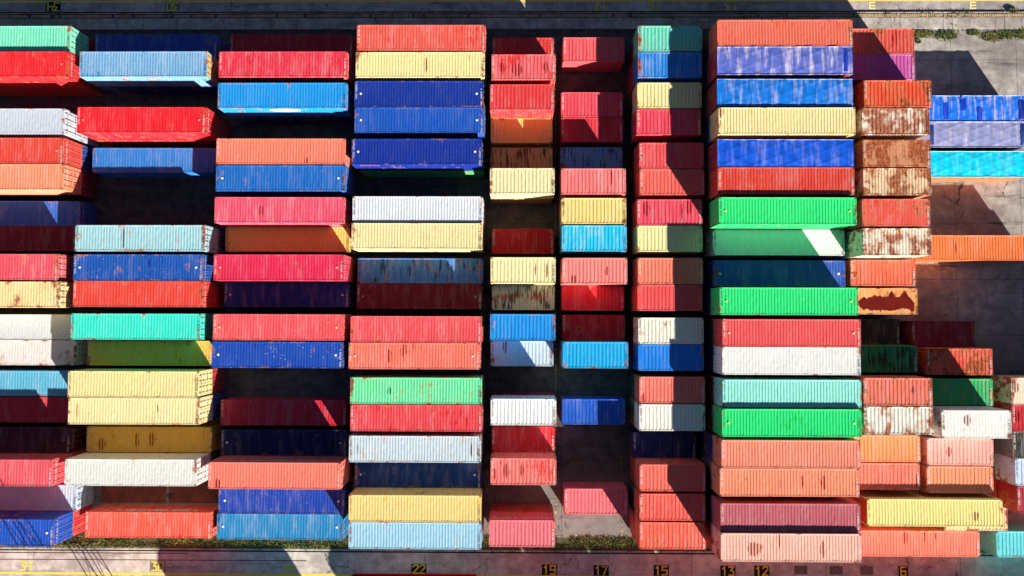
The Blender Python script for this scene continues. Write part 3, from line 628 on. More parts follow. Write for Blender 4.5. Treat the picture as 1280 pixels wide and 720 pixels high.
# ------------------------------------------------------------------ columns of stacks: id, column, levels, size, x, y, height of roof
PLACE = [
    ('A1','A',2,40,-48.73,26.20,5.20),
    ('A2','A',2,40,-48.69,23.62,5.47),
    ('A3','A',2,40,-49.10,18.23,5.20),
    ('A4','A',2,40,-49.08,15.43,5.21),
    ('A5','A',2,40,-49.00,12.92,5.21),
    ('A6','A',1,40,-49.07,9.84,2.62),
    ('A7','A',1,40,-49.39,7.38,2.61),
    ('A8','A',2,40,-49.23,4.40,5.20),
    ('A9','A',2,40,-48.95,1.81,5.21),
    ('A10','A',1,40,-49.48,-1.28,2.60),
    ('A11','A',1,40,-49.05,-3.77,2.61),
    ('A12','A',1,40,-49.48,-6.75,2.62),
    ('A13','A',1,40,-49.43,-9.28,2.60),
    ('A14','A',1,40,-49.37,-12.19,2.62),
    ('A15','A',2,40,-48.96,-14.65,5.50),
    ('A16','A',1,40,-48.58,-17.71,2.60),
    ('A17','A',2,40,-48.84,-20.17,5.22),
    ('B1','B',1,40,-35.92,26.50,2.60),
    ('B2','B',2,40,-35.61,23.72,5.20),
    ('B3','B',2,40,-35.48,18.27,5.50),
    ('B4','B',1,40,-35.82,15.13,2.61),
    ('B5','B',2,40,-35.29,7.10,5.52),
    ('B6','B',2,40,-35.58,4.37,5.22),
    ('B7','B',2,40,-35.54,1.88,5.21),
    ('B8','B',2,40,-35.67,-1.17,5.20),
    ('B9','B',1,40,-35.76,-3.79,2.61),
    ('B10','B',2,40,-35.63,-6.51,5.41),
    ('B11','B',2,40,-35.52,-8.98,5.41),
    ('B12','B',1,40,-35.58,-12.11,2.62),
    ('B13','B',2,40,-35.61,-14.57,5.51),
    ('B14','B',1,40,-35.49,-20.25,2.61),
    ('C1','C',1,40,-22.47,26.47,2.62),
    ('C2','C',2,40,-22.32,23.70,5.20),
    ('C3','C',2,40,-22.34,20.69,5.21),
    ('C4','C',2,40,-22.38,15.36,5.20),
    ('C5','C',2,40,-22.35,12.81,5.22),
    ('C6','C',2,40,-22.42,9.80,5.21),
    ('C7','C',1,40,-22.51,7.34,2.61),
    ('C8','C',2,40,-22.39,4.39,5.21),
    ('C9','C',1,40,-22.53,1.93,2.62),
    ('C10','C',2,40,-22.33,-1.19,5.21),
    ('C11','C',2,40,-22.38,-3.75,5.21),
    ('C12','C',1,40,-22.65,-9.49,2.60),
    ('C13','C',1,40,-22.55,-12.34,2.62),
    ('C14','C',2,40,-22.32,-14.80,5.51),
    ('C15','C',1,40,-22.65,-17.89,2.61),
    ('C16','C',1,40,-22.76,-20.35,2.62),
    ('D1','D',2,40,-9.23,26.25,5.20),
    ('D2','D',2,40,-9.30,23.63,5.22),
    ('D3','D',2,40,-9.39,20.85,5.22),
    ('D4','D',2,40,-9.35,18.33,5.21),
    ('D5','D',2,40,-9.50,15.25,5.52),
    ('D6','D',2,40,-9.43,9.88,5.22),
    ('D7','D',2,40,-9.46,7.34,5.35),
    ('D8','D',1,40,-9.51,4.28,2.61),
    ('D9','D',1,40,-9.58,1.79,2.62),
    ('D10','D',2,40,-9.48,-1.34,5.21),
    ('D11','D',2,40,-9.62,-3.82,5.22),
    ('D12','D',2,40,-9.43,-7.03,5.20),
    ('D13','D',2,40,-9.39,-9.53,5.22),
    ('D14','D',2,40,-9.48,-12.39,5.20),
    ('D15','D',1,40,-9.59,-15.33,2.62),
    ('D16','D',2,40,-9.43,-17.80,5.20),
    ('D17','D',2,40,-9.41,-20.26,5.20),
    ('E0','E',1,20,0.45,26.13,2.60),
    ('E1','E',2,20,0.48,23.40,5.20),
    ('E2','E',2,20,0.35,20.53,5.21),
    ('E3','E',1,20,0.33,18.07,2.61),
    ('E4','E',1,20,0.32,15.16,2.62),
    ('E5','E',2,20,0.38,12.55,5.22),
    ('E6','E',1,20,0.47,7.19,2.60),
    ('E7','E',2,20,0.47,4.17,5.22),
    ('E8','E',1,20,0.52,1.70,2.62),
    ('E9','E',2,20,0.45,-1.12,5.22),
    ('E10','E',1,20,0.41,-3.72,2.62),
    ('E11','E',2,20,0.53,-8.94,5.22),
    ('E12','E',1,20,0.54,-11.92,2.62),
    ('E13','E',2,20,0.54,-14.38,5.22),
    ('E14','E',2,20,0.41,-19.99,5.22),
    ('F1','F',1,20,7.42,26.15,2.62),
    ('F2','F',1,20,7.23,20.67,2.61),
    ('F3','F',1,20,7.23,18.17,2.61),
    ('F4','F',1,20,7.16,15.21,2.60),
    ('F5','F',2,20,7.05,12.53,5.21),
    ('F6','F',2,20,7.08,9.75,5.20),
    ('F7','F',2,20,7.10,7.18,5.22),
    ('F8','F',2,20,7.14,4.13,5.21),
    ('F9','F',1,20,7.26,1.67,2.62),
    ('F10','F',1,20,7.33,-1.19,2.61),
    ('F11','F',2,20,7.19,-3.68,5.20),
    ('F12','F',1,20,7.31,-9.28,2.61),
    ('F13','F',1,20,7.52,-17.81,2.60),
    ('G1','G',2,20,14.30,26.12,5.22),
    ('G2','G',2,20,14.28,23.59,5.22),
    ('G3','G',2,20,14.21,20.69,5.21),
    ('G4','G',2,20,14.13,18.14,5.21),
    ('G5','G',2,20,14.35,14.97,5.21),
    ('G6','G',2,20,14.39,12.47,5.20),
    ('G7','G',2,20,14.14,9.62,5.22),
    ('G8','G',2,20,14.16,7.15,5.21),
    ('G9','G',2,20,14.17,4.13,5.21),
    ('G10','G',2,20,14.11,1.64,5.22),
    ('G11','G',2,20,14.18,-1.42,5.22),
    ('G12','G',2,20,14.17,-3.89,5.21),
    ('G13','G',2,20,14.25,-6.87,5.21),
    ('G14','G',2,20,14.23,-9.40,5.22),
    ('G15','G',1,20,14.08,-12.43,2.60),
    ('G16','G',2,20,14.23,-14.89,5.21),
    ('G17','G',2,20,14.19,-17.54,5.22),
    ('G18','G',2,20,14.19,-20.12,5.22),
    ('H1','H',3,40,24.03,25.49,7.81),
    ('H2','H',3,40,23.99,22.96,7.81),
    ('H3','H',3,40,23.95,20.01,7.80),
    ('H4','H',3,40,23.99,17.39,8.05),
    ('H5','H',3,40,23.92,14.52,7.81),
    ('H6','H',3,40,23.94,12.05,7.80),
    ('H7','H',3,40,23.91,9.29,8.12),
    ('H8','H',2,40,24.25,6.82,5.21),
    ('H9','H',2,40,24.26,3.91,5.21),
    ('H10','H',3,40,23.90,1.28,8.11),
    ('H11','H',3,40,24.17,-1.52,7.90),
    ('H12','H',3,40,24.15,-3.99,7.82),
    ('H13','H',3,40,24.16,-6.85,7.82),
    ('H14','H',3,40,24.00,-9.38,8.06),
    ('H15','H',3,40,23.99,-12.14,7.81),
    ('H16','H',3,40,23.83,-14.60,7.81),
    ('H17','H',3,40,23.85,-17.63,7.82),
    ('H18','H',3,40,23.77,-20.13,8.09),
    ('I1','I',2,20,34.22,25.84,5.20),
    ('I2','I',2,20,34.22,23.37,5.20),
    ('I3','I',3,20,34.02,19.94,7.82),
    ('I4','I',3,20,33.81,17.42,7.82),
    ('I5','I',3,20,33.81,14.54,7.80),
    ('I6','I',3,20,33.82,11.99,7.81),
    ('I7','I',3,20,33.65,9.21,7.81),
    ('I8','I',3,20,33.69,6.59,7.80),
    ('I9','I',2,20,33.84,4.00,5.21),
    ('I10','I',2,20,33.93,1.37,5.21),
    ('I11','I',1,20,33.77,-1.50,2.60),
    ('I12','I',2,20,33.80,-3.96,5.21),
    ('I13','I',3,20,33.46,-6.66,7.81),
    ('I14','I',3,20,33.47,-9.17,7.82),
    ('I15','I',2,20,33.86,-12.14,5.22),
    ('I16','I',2,20,33.77,-14.67,5.22),
    ('Y2','I',1,20,34.03,-18.13,2.60),
    ('J5','J',1,20,40.94,-1.70,2.62),
    ('J6','J',2,20,40.68,-4.19,5.21),
    ('J7','J',2,20,40.63,-6.96,5.22),
    ('J8','J',3,20,40.04,-9.43,8.12),
    ('J9','J',2,20,40.53,-12.42,5.21),
    ('J10','J',2,20,40.44,-14.94,5.21),
    ('K1','K',2,20,48.34,-6.85,5.20),
    ('K2','K',2,20,48.34,-9.31,5.20),
    ('K3','K',2,20,48.34,-11.77,5.20),
    ('K4','K',2,20,48.49,-14.22,5.20),
    ('K5','K',2,20,48.59,-16.68,5.20),
    ('L17','L',2,40,37.74,-17.77,5.77),
    ('L18','L',1,40,37.81,-21.61,2.60),
    ('J1','M',1,40,43.40,20.27,2.60),
    ('J2','M',1,40,43.40,17.70,2.60),
    ('J3','M',1,40,43.40,14.79,2.60),
    ('J4','M',1,40,43.40,6.62,2.60),
    ('K6','N',1,20,48.48,-21.61,2.60),
    ('Y1','O',1,20,43.57,-19.14,2.60),
]
COLNAME = {'A': 'bay 34', 'B': 'bay 30', 'C': 'bay 26', 'D': 'bay 22', 'E': 'bay 19', 'F': 'bay 17', 'G': 'bay 15', 'H': 'bay 12',
           'I': 'the rusty column beside bay 12', 'J': 'the second column right of bay 12', 'K': 'the right edge column', 'M': 'the tarpaulin column at right', 'O': '', 'N': '', 'L': ''}
ORD = ['topmost', 'second', 'third', 'fourth', 'fifth', 'sixth', 'seventh', 'eighth', 'ninth', 'tenth', 'eleventh', 'twelfth', 'thirteenth', 'fourteenth', 'fifteenth', 'sixteenth', 'seventeenth', 'eighteenth', 'nineteenth']
SHORT = {'Y1': 'cream yellow low container showing past the right end of the long yellow container',
         'Y2': 'orange red low container showing past the left end of the long yellow container',
         'L17': 'long bright yellow container at lower right beside bay 12',
         'L18': 'long coral low container with dark drips, below the bright yellow one at lower right',
         'K6': 'pale cyan low container in the lower right corner'}
POOL = [(150, 25, 35), (20, 60, 130), (30, 90, 70), (190, 70, 40), (120, 30, 60), (90, 95, 100), (180, 140, 60), (40, 110, 150), (200, 60, 50), (45, 50, 60)]
def cname(c):
    t = {(150, 25, 35): 'dark red', (20, 60, 130): 'dark blue', (30, 90, 70): 'dark green', (190, 70, 40): 'rust orange', (120, 30, 60): 'maroon', (90, 95, 100): 'grey',
         (180, 140, 60): 'ochre', (40, 110, 150): 'teal', (200, 60, 50): 'red', (45, 50, 60): 'charcoal'}
    if c in t: return t[c]
    r, g, b = c
    if min(c) > 150: return 'pale'
    if r > g*1.8 and r > b*1.5: return 'red' if r > 180 else 'dark red'
    if g > r*1.4 and g > b*1.3: return 'green'
    if b > r*1.3: return 'blue' if b > 140 else 'dark blue'
    return 'grey'

def glyph_strip(words, parent, loc, ch, rot, color=(235, 230, 225), seed=1, zrot=0):
    x = 0
    for (n, gap) in words:
        o = part('lettering', glyph_mesh(n, ch, seed+n+int(x*7), 'x', 1.2), parent, lin(color)); w = n*ch*1.2*.72
        o.location = (loc[0]+x+w/2, loc[1], loc[2]); o.rotation_euler = rot; x += w+gap

count = {}
H_of = {}
for (cid, col, lev, size, x, y, zt) in PLACE:
    count[col] = count.get(col, 0)+1; idx = count[col]-1
    color, words, look = LOOK[cid]
    base = words
    if cid in SHORT: label = SHORT[cid]
    else:
        label = '%s, %s in %s' % (words, ORD[idx], COLNAME[col])
        w_ = label.split()
        if len(w_) > 16: label = '%s, %s in %s' % (' '.join(words.split()[:16-len(('%s in %s' % (ORD[idx], COLNAME[col])).split())]), ORD[idx], COLNAME[col])
    kind = 'open_top_container' if look.get('tarp') else 'shipping_container'
    h = zt/lev; zb = zt-h
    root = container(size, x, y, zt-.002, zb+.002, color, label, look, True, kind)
    H_of[cid] = root
    # the containers it stands on
    rnd = random.Random(cid+'u')
    for k in range(lev-1):
        if cid == 'L17': break
        uc = UNDERC.get(cid) if k == 0 and cid in UNDERC else rnd.choice(POOL)
        place = ('directly under' if k == 0 else 'two levels under')
        where = '%s one in %s' % (ORD[idx], COLNAME[col]) if col not in 'ONL' else SHORT[cid]
        lab = '%s container %s the %s' % (cname(uc), place, where)
        container(size, x+rnd.uniform(-.03, .03), y+rnd.uniform(-.02, .02)*.4, zb-k*h-.002, zb-(k+1)*h+.002, uc, lab, dict(r=rnd.uniform(.1, .4), turn=0), False)

# lettering on sides (too small to read in the photograph) and other one-off marks
def north_text(cid, words, seed):
    r = H_of[cid]; sw = [c for c in r.children if c.name.startswith('side_wall')][1]
    tot = sum(n*.42*1.2*.72+g for n, g in words); 
    glyph_strip([(n, g) for n, g in words], r, (-tot/2, W/2+.003, 1.95), .42, (R(90), 0, 0), seed=seed)
north_text('B14', [(1, .8), (1, .5), (7, .1), (12, 0)], 3)
north_text('C14', [(1, .8), (1, .5), (7, .1), (12, 0)], 3)
north_text('E14', [(7, .35), (8, 0)], 9)
glyph_strip([(8, 0)], H_of['D5'], (-5.3, -W/2-.003, 2.25), .26, (R(90), 0, 0), (230, 120, 110), 4)
glyph_strip([(6, .2)], H_of['D7'], (-.9, -W/2-.003, 2.25), .2, (R(90), 0, 0), (70, 45, 30), 5)
glyph_strip([(2, 0)], H_of['D16'], (0, W/2+.003, 2.0), .5, (R(90), 0, 0), (30, 30, 30), 6)
b = MB(); n = 28; b.v.append((0, 0, 0))
for i in range(n): t = 2*math.pi*i/n; b.v.append((1.5*math.cos(t), 0, .42*math.sin(t)))
for i in range(n): b.f.append((0, 1+i, 1+(i+1) % n))
o = b.build('oval_mark', MARK, H_of['C3']); o.location = (.1, -W/2-.004, 1.95); o.color = lin((235, 240, 245))+(1,)
# rust-red scrawl on the roof of the short grey container
b = MB(); rnd = random.Random(5); x = -2.35
for i in range(14):
    if i == 7: x += .55
    for s in range(3):
        p0 = Vector((x+rnd.uniform(0, .22), rnd.uniform(-.38, .38), 0)); p1 = Vector((x+rnd.uniform(0, .26), rnd.uniform(-.38, .38), 0))
        d = (p1-p0).normalized() if (p1-p0).length > .01 else Vector((1, 0, 0)); q = Vector((-d.y, d.x, 0))*.035
        z = H0-.006+s*.001
        b.quad((*(p0+q).xy, z), (*(p0-q).xy, z), (*(p1-q).xy, z), (*(p1+q).xy, z))
    x += .31
o = b.build('scrawl', MARK, H_of['E8']); o.color = lin((190, 60, 40))+(1,)
# the large dark rust blotch with its ragged upper edge on the orange roof
b = MB(); L = LEN[20]; top = [(.06, .52), (.09, .5), (.12, .48), (.15, .40), (.19, .34), (.23, .42), (.27, .36), (.31, .33), (.35, .27), (.39, .33), (.43, .29), (.47, .36), (.52, .37), (.56, .30), (.60, .12), (.63, .16), (.66, .33), (.70, .37), (.74, .32), (.78, .20), (.80, .12), (.83, .14), (.86, .30), (.9, .42), (.94, .5), (.955, .62)]
bot = [.56, .60, .70, .80, .82, .80, .83, .86, .84, .85, .87, .85, .84, .86, .88, .86, .84, .82, .80, .78, .80, .78, .82, .86, .86, .72]
rn = random.Random(3); z = H0-.003
fin = []
for i in range(len(top)-1):
    for s in range(4):
        u = top[i][0]+(top[i+1][0]-top[i][0])*s/4; a = top[i][1]+(top[i+1][1]-top[i][1])*s/4+rn.uniform(-.03, .03); c = bot[i]+(bot[i+1]-bot[i])*s/4+rn.uniform(-.03, .03)
        fin.append(((u-.5)*L, (.5-a)*W, (.5-c)*W))
for i in range(len(fin)-1):
    b.quad((fin[i][0], fin[i][2], z), (fin[i+1][0], fin[i+1][2], z), (fin[i+1][0], fin[i+1][1], z), (fin[i][0], fin[i][1], z))
b.build('rust_blotch', flat('dark_wet_rust', (112, 16, 6), .9, 0, .8, 1.8), H_of['I10'])

# ------------------------------------------------------------------ ground, road lanes, yard slab
GZ, LZ = -.15, -.14
def sheet(name, x0, x1, y0, y1, z, mat, label=None):
    m = mesh(name, [(x0, y0, z), (x1, y0, z), (x1, y1, z), (x0, y1, z)], [(0, 1, 2, 3)], mat)
    o = link(bpy.data.objects.new(name, m)); o['kind'] = 'structure'
    return o
YARD = concrete('worn_shaded_yard_concrete', (200, 194, 182), (140, 134, 128), (6.62, 4.4, 5.6, -1.9), .1, (118, 98, 92), .85, ((88, 82, 78), (52, 50, 50)))  # closing colour pair paints the shade between stacks into the concrete
LANE = concrete('lane_concrete', (228, 216, 198), (172, 158, 146), (13.27, -22.5, 60, 3), .35, None, .45)
ROADN = concrete('north_lane_concrete', (205, 194, 184), (146, 136, 132), (13.27, -22.5, 60, 3), .2, None, .5)
GRND = concrete('open_ground', (130, 122, 112), (84, 80, 74), None, .4, None, .4)
EDGE = concrete('kerb_concrete', (208, 198, 186), (150, 140, 130), (2.65, 1.0, 50, 2), .25, None, .4)
sheet('ground', -2500, 2500, -2500, 2500, GZ, GRND)
sheet('road', -300, 300, -37.2, -23.55, LZ, LANE)
sheet('road', -300, 300, 31.12, 52, LZ, ROADN)
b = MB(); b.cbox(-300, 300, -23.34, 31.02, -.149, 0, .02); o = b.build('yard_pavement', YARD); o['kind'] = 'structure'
# kerb at the south edge (pale steel-edged line) and at the north edge
for (nm, y0, y1) in (('kerb', -23.54, -23.345), ('kerb', 31.025, 31.12)):
    b = MB(); x = -150.0
    while x < 150:
        b.cbox(x, x+2.635, y0, y1, -.149, .012, .015); x += 2.65
    o = b.build(nm, EDGE); o['kind'] = 'structure'
# north edge: cobble row, paved strip, joint
b = MB(); rnd = random.Random(11); x = -60.0
while x < 60:
    w_ = rnd.uniform(.18, .26)
    if rnd.random() > .06: b.cbox(x+.012, x+w_-.012, 30.62+rnd.uniform(-.02, .02), 30.90+rnd.uniform(-.02, .02), .004, .03+rnd.uniform(0, .03), .02)
    x += w_
o = b.build('cobble_row', flat('sandy_cobble', (196, 168, 128), .9, 0, .6, 1.5)); o['kind'] = 'structure'
b = MB(); x = -120.0
while x < 120:
    b.cbox(x+.02, x+5.28, 29.36, 30.52, .002, .055, .012); x += 5.3
o = b.build('paved_strip', EDGE); o['kind'] = 'structure'
# painted lines
YEL = worn_yellow('fresh_yellow_line', .95); YELW = worn_yellow('worn_yellow_line', .44, (96, 88, 78))
def line(name, rects, z, mat, label):
    b = MB()
    for (x0, x1, y0, y1) in rects: b.quad((x0, y0, z), (x1, y0, z), (x1, y1, z), (x0, y1, z))
    o = b.build(name, mat); o['kind'] = 'structure'; return o
line('lane_line', [(-120, 120, -26.05, -25.83)], LZ+.004, YEL, '')
line('lane_line', [(-120, 120, 32.30, 32.50)], LZ+.004, YEL, '')
line('bay_line', [(-60, 60, -21.98, -21.84)]+[(xx-.06, xx+.06, -21.83, 28.4) for xx in (3.82,)]+[(xx-.05, xx+.05, -21.83, -14) for xx in (-3.0, 10.4)], .004, YELW, '')
b = MB(); b.quad((-60, -24.63, LZ+.004), (-21, -24.60, LZ+.004), (-21, -24.53, LZ+.004), (-60, -24.56, LZ+.004))
b.quad((-60, -23.98, LZ+.004), (-33, -23.94, LZ+.004), (-33, -23.86, LZ+.004), (-60, -23.90, LZ+.004))
o = b.build('joint_line', flat('tar_joint', (60, 32, 28), .9)); o['kind'] = 'structure'
# flat dark strips beside both kerbs; the north one paints the kerb's shadow
line('kerb_dark_strip', [(-120, 120, 31.124, 31.30), (-120, 120, -23.72, -23.555)], LZ+.004, flat('kerb_strip_dark', (24, 20, 20), .9), '')

# bay floor slabs: slightly proud rusty brown panels in the open bay 30
for (x0, x1) in ((-41.8, -35.2), (-34.9, -29.5)):
    m = MB(); m.quad((x0, -18.9, .004), (x1, -18.9, .004), (x1, -16.2, .004), (x0, -16.2, .004)); o = m.build('floor_panel', concrete('rusty_floor', (150, 70, 50), (95, 48, 38), None, 0, None, .5)); o['kind'] = 'structure'

# ------------------------------------------------------------------ painted bay numbers
STROKE = {'0': [[(0, 0), (1, 0), (1, 2), (0, 2), (0, 0)]], '1': [[(.15, 1.6), (.5, 2), (.5, 0)]], '2': [[(0, 1.6), (.2, 2), (1, 2), (1, 1.3), (0, .1), (0, 0), (1, 0)]],
          '3': [[(0, 2), (1, 2), (.4, 1.15), (1, .9), (1, 0), (0, 0)]], '4': [[(0, 2), (0, .9), (1, .9)], [(1, 2), (1, 0)]], '5': [[(1, 2), (0, 2), (0, 1.1), (1, 1.1), (1, 0), (0, 0)]],
          '6': [[(1, 2), (0, 1.5), (0, 0), (1, 0), (1, 1), (0, 1)]], '7': [[(0, 2), (1, 2), (.3, 0)]], '9': [[(1, .95), (0, .95), (0, 2), (1, 2), (1, 0), (0, 0)]],
          'E': [[(0, 0), (1, 0)], [(0, 1), (1, 1)], [(0, 2), (1, 2)], [(0, 0), (0, 2)]]}
PATCH = flat('black_number_patch', (38, 34, 32), .85, 0, .3); NUM = worn_yellow('number_yellow', .60, (90, 80, 50)); GREYP = flat('faded_patch', (120, 112, 104), .9)
def number(txt, x, y, rot, patch, label, h=.8, w=.46, mat=None, psize=None):
    root = bpy.data.objects.new('painted_number', None); link(root); root.location = (x, y, LZ+.004); root.rotation_euler = (0, 0, rot)
    root['label'] = label; root['category'] = 'ground marking'; root['group'] = 'painted bay numbers'
    if patch:
        pw, ph = psize or (len(txt)*.68+.15, 1.05)
        b = MB(); b.quad((-pw/2, -ph/2, 0), (pw/2, -ph/2, 0), (pw/2, ph/2, 0), (-pw/2, ph/2, 0)); b.build('patch', patch, root)
    t = .072; n = len(txt)
    for i, ch in enumerate(txt):
        b = MB(); ox = (i-(n-1)/2)*.66-w/2; q_ = 0
        for pl in STROKE[ch]:
            for a, c in zip(pl, pl[1:]):
                p0 = Vector((ox+a[0]*w, (a[1]/2-.5)*h)); p1 = Vector((ox+c[0]*w, (c[1]/2-.5)*h)); d = (p1-p0).normalized(); q = Vector((-d.y, d.x))*t; e = d*t
                z = .004+q_*.0008; q_ += 1
                b.quad((*(p0-e+q), z), (*(p0-e-q), z), (*(p1+e-q), z), (*(p1+e+q), z))
        b.build('digit', mat or NUM, root)
Y_S = -25.2; FAINT = flat('worn_number_patch', (128, 114, 110), .9, 0, .6, 2.); CREAM = flat('cream_number_paint', (245, 225, 150), .8)
for txt, x, dy, patch, lb in (('34', -49.24, .0, None, 'yellow painted number 34 on the lower lane'), ('30', -35.97, .0, GREYP, 'yellow painted number 30 on the lower lane'),
        ('26', -22.82, -.2, None, 'yellow painted number 26 on the lower lane'), ('22', -9.8, -.12, PATCH, 'yellow painted number 22 beside the dark red container on the lower lane'),
        ('19', 3.2, -.1, PATCH, 'yellow number 19 on a black patch on the lower lane'), ('17', 8.35, -.15, PATCH, 'yellow number 17 on a black patch on the lower lane'),
        ('15', 14.3, -.12, PATCH, 'yellow number 15 on a black patch on the lower lane'), ('13', 20.9, -.12, PATCH, 'yellow number 13 on a black patch on the lower lane'),
        ('12', 24.25, -.1, PATCH, 'yellow number 12 on a black patch on the lower lane')):
    number(txt, x, Y_S+dy, 0, patch, lb, mat=YEL if txt in ('34', '30', '26') else None)
number('9', 38.2, -25.25, R(180), PATCH, 'upside down yellow number on a black patch right of 12', psize=(.95, 1.1))
for x in (28.1, 31.6, 34.6): 
    o = MB(); o.quad((x-.65, -25.6, LZ+.004), (x+.65, -25.6, LZ+.004), (x+.65, -24.75, LZ+.004), (x-.65, -24.75, LZ+.004)); o = o.build('painted_patch', FAINT); o['kind'] = 'structure'
Y_N = 31.85
for txt, x, patch, lb in (('34', -48.3, PATCH, 'upside down number 34 on the top lane'), ('30', -35.85, GREYP, 'upside down number 30 on a pale patch on the top lane'),
        ('17', 8.5, None, 'upside down number 17 on the top lane'), ('15', 14.0, None, 'upside down number 15 on the top lane'), ('13', 21.9, None, 'upside down number 13 on the top lane')):
    number(txt, x, Y_N, R(180), patch, lb)
for x, lb in ((36.3, 'yellow barred mark on the top lane nearer the shadow edge'), (46.6, 'yellow barred mark on the top lane nearer the right corner')):
    number('E', x, 31.85, 0, None, lb, h=.62, w=.5, mat=CREAM)

# ------------------------------------------------------------------ grass and weeds
def grass(name, n, fn, seed, h=(.06, .22)):
    rnd = random.Random(seed); v = []; f = []
    for i in range(n):
        p = fn(rnd)
        if p is None: continue
        x, y = p; hh = rnd.uniform(*h); a = rnd.uniform(0, 6.28); w_ = rnd.uniform(.02, .045); lx, ly = rnd.uniform(-.14, .14), rnd.uniform(-.14, .14)
        dx, dy = math.cos(a)*w_, math.sin(a)*w_; k = len(v)
        v += [(x-dx, y-dy, 0.0), (x+dx, y+dy, 0.0), (x+lx*.6+dx*.7, y+ly*.6+dy*.7, hh*.7), (x+lx*.6-dx*.7, y+ly*.6-dy*.7, hh*.7), (x+lx*1.4, y+ly*1.4, hh)]
        f += [(k, k+1, k+2, k+3), (k+3, k+2, k+4)]
    m = mesh(name, v, f, GRASS); o = link(bpy.data.objects.new(name, m)); o['kind'] = 'stuff'; o['label'] = {'grass': 'strip of short green grass along the lower kerb', 'weeds': 'patchy weeds and moss along the upper kerb'}[name]
    return o
GRASS = grass_material()
soil = concrete('mossy_soil', (88, 92, 48), (52, 56, 26), None, .9, None, .3)
b = MB(); b.quad((-120, -23.3, .004), (120, -23.3, .004), (120, -22.1, .004), (-120, -22.1, .004)); o = b.build('soil_strip', soil); o['kind'] = 'structure'
def fs(r):
    x = r.uniform(-55, 55); y = -23.3+1.25*(r.random()); 
    if math.sin(x*.9)+math.sin(x*2.3+1)*.6 < -.7 and y > -22.9: return None
    return x, y
grass('grass', 32000, fs, 1)
clumps = [(41.2, 28.75, 1.0, .35), (43.6, 28.65, 1.3, .5), (39.6, 28.9, 1.2, .2), (48.3, 28.5, 1.2, .45), (49.9, 28.7, 1., .4), (51.5, 28.75, 1.2, .5), (46.5, 28.9, .6, .2), (40.8, 28.0, .18, .12), (50.5, 31.2, .5, .15)]
def fw(r):
    if r.random() < .62:
        c = r.choice(clumps); return c[0]+r.gauss(0, c[2]*.42), c[1]+r.gauss(0, c[3]*.42)
    x = r.uniform(-55, 55); y = r.choice((r.gauss(29.1, .12), r.gauss(30.57, .05), r.gauss(30.98, .03)))
    if math.sin(x*1.7)+math.sin(x*.6) < .2: return None
    return x, y
grass('weeds', 15000, fw, 2, (.05, .2))

# ------------------------------------------------------------------ collapsed dark red flat rack lying in the lower lane
STEEL = flat('dark_chassis_steel', (48, 46, 50), .6); RIM = flat('grey_rim', (140, 140, 138), .5, .5)
RACK = flat('dark_red_rack_paint', (165, 12, 22), .6, 0, .5, 1.5)
tr = bpy.data.objects.new('flat_rack', None); link(tr); tr.location = (-10.2, -27.0, LZ); tr['label'] = 'low dark red flat rack lying in the lower lane below painted number 22'; tr['category'] = 'flat rack'
b = MB(); b.box(-6.05, 6.05, -1.17, 1.17, .12, .26)
b.build('deck', RACK, tr)
b = MB()
for s in (-1, 1): b.cbox(-6.05, 6.05, min(s*1.171, s*1.219), max(s*1.171, s*1.219), 0, .36)
b.build('side_rail', RACK, tr)
for s in (-1, 1):
    b = MB(); b.cbox(min(s*3.6, s*5.9), max(s*3.6, s*5.9), -1.1, 1.1, .262, .36)
    for k in range(6): xx = s*(3.75+k*.4); b.cbox(xx-.04, xx+.04, -1.08, 1.08, .361, .39)
    b.build('folded_end_wall', RACK, tr)
for sx in (-1, 1):
    for sy in (-1, 1): part('corner_casting', M['cast'], tr, lin((120, 40, 35)), (sx*6.14, sy*1.15, .28), props=dict(seed=1., rust=.4, grime=.1, fade=.1, fleck=0., half=6.))

# ------------------------------------------------------------------ the next block to the south, whose shadow falls over the lane
cols_s = [(40, -19.4), (40, -2.3), (20, 7.3), (20, 13.9), (20, 20.5), (40, 30.3), (40, 43.5), (40, 55.3), (40, 68.5)]
for j, (sz, x) in enumerate(cols_s):
    rnd = random.Random(j+90)
    for k in range(3):
        uc = rnd.choice(POOL)
        container(sz, x, -40.0, 2.6*(k+1)-.14-.002, 2.6*k-.14+.002, uc, '%s container in the block beyond the lower lane, stack %s, %s level' % (cname(uc), ORD[j].replace('topmost', 'first'), ('ground', 'middle', 'top')[k]), dict(turn=0), False, group='containers beyond the lower lane')
# stacks just past the right edge of the photograph, three high; their shadow crosses the open yard
for j, yy in enumerate((-6.85, -9.35, -12.3)):
    rnd = random.Random(j+50)
    for k in range(3):
        uc = rnd.choice(POOL)
        container(20, 55.5, yy, 2.6*(k+1)-.002, 2.6*k+.002, uc, '%s container past the right edge column, %s stack, %s level' % (cname(uc), ('first', 'second', 'third')[j], ('ground', 'middle', 'top')[k]), dict(turn=0), False, group='containers past the right edge')

# ------------------------------------------------------------------ lattice mast that throws the thin shadows at lower left
mx, my = -38.3, -31.6
mast = bpy.data.objects.new('lattice_mast', None); link(mast); mast.location = (mx, my, LZ); mast['label'] = 'tall grey lattice lighting mast across the lower lane'; mast['category'] = 'mast'
b = MB(); hw = .8
for sx in (-1, 1):
    for sy in (-1, 1): b.tube((sx*hw, sy*hw, 0), (sx*hw*.7, sy*hw*.7, 26), .05, 8)
b.build('leg', STEEL, mast)
b = MB()
for i in range(11):
    z0, z1 = i*2.36, (i+1)*2.36; a = hw*(1-.3*z0/26); c = hw*(1-.3*z1/26)
    for (p, q) in (((-a, -a), (c, -c)), ((a, -a), (c, c)), ((a, a), (-c, c)), ((-a, a), (-c, -c))): b.tube((*p, z0), (*q, z1), .03, 6)
b.build('brace', STEEL, mast)
b = MB(); b.box(-1.4, 1.4, -.6, .6, 26, 26.2); b.build('platform', STEEL, mast)
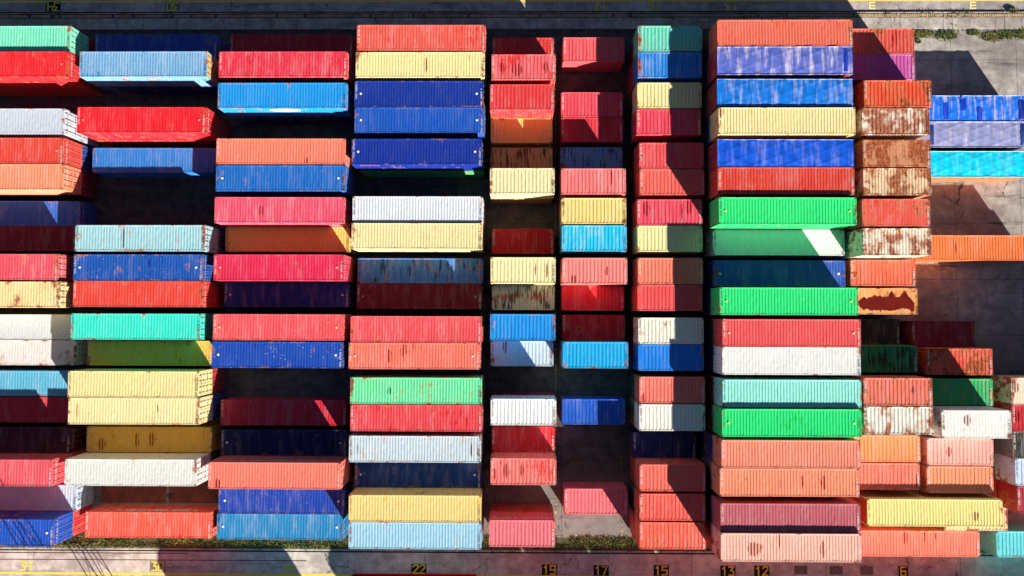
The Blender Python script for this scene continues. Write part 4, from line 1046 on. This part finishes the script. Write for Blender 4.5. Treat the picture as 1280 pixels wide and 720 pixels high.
for i in range(4): b = MB(); b.cbox(-1.3+i*.7, -.8+i*.7, -.75, -.45, 26.2, 26.6); b.build('lamp_head', RIM, mast)

# ------------------------------------------------------------------ light
EL, AZX, AZY = R(21.8), 1.35, -2.1
w = bpy.data.worlds.new('World'); S.world = w; w.use_nodes = True; nt = w.node_tree; nt.nodes.clear()
sky = nt.nodes.new('ShaderNodeTexSky'); sky.sky_type = 'NISHITA'; sky.sun_disc = False; sky.air_density = .42; sky.dust_density = .2; sky.ozone_density = 1.; sky.sun_elevation = EL; sky.sun_rotation = math.atan2(AZX, AZY) % (2*math.pi)
bg = nt.nodes.new('ShaderNodeBackground'); bg.inputs[1].default_value = .05
out = nt.nodes.new('ShaderNodeOutputWorld'); nt.links.new(sky.outputs[0], bg.inputs[0]); nt.links.new(bg.outputs[0], out.inputs[0])
sd = bpy.data.lights.new('sun', 'SUN'); sd.energy = 5.0; sd.angle = R(.5); sd.color = (1, .95, .88)
so = link(bpy.data.objects.new('sun', sd)); so.rotation_euler = Vector((-AZX, -AZY, -math.tan(EL)*math.hypot(AZX, AZY))).to_track_quat('-Z', 'Y').to_euler()

# ------------------------------------------------------------------ camera: a drone looking almost straight down
F_PX, HC, A_, B_, G_ = 810.0, 65.451, .0417057, .0089616, .0021945
def cam_rows():
    ca, sa, cb, sb, cg, sg = math.cos(A_), math.sin(A_), math.cos(B_), math.sin(B_), math.cos(G_), math.sin(G_)
    Rz = Matrix(((cg, -sg, 0), (sg, cg, 0), (0, 0, 1))); Rx = Matrix(((1, 0, 0), (0, ca, sa), (0, -sa, ca))); Ry = Matrix(((cb, 0, sb), (0, 1, 0), (-sb, 0, cb)))
    return Ry @ Rx @ Rz
Q = cam_rows()
row = [Vector((Q[i][0], -Q[i][1], -Q[i][2])) for i in range(3)]
right, up, back = row[0], -row[1], -row[2]
mat = Matrix(((right.x, up.x, back.x, 0), (right.y, up.y, back.y, 0), (right.z, up.z, back.z, HC), (0, 0, 0, 1)))
cd = bpy.data.cameras.new('camera'); cam = link(bpy.data.objects.new('camera', cd)); cam.matrix_world = mat
cd.sensor_width = 36; cd.lens = F_PX/1280*36; cd.clip_start = .5; cd.clip_end = 6000
S.camera = cam
S.view_settings.view_transform = 'Standard'; S.view_settings.look = 'None'; S.view_settings.gamma = 1; S.view_settings.use_curve_mapping = False
S.view_settings.exposure = 1.12
S.render.engine = 'CYCLES'; S.cycles.max_bounces = 6; S.cycles.diffuse_bounces = 4
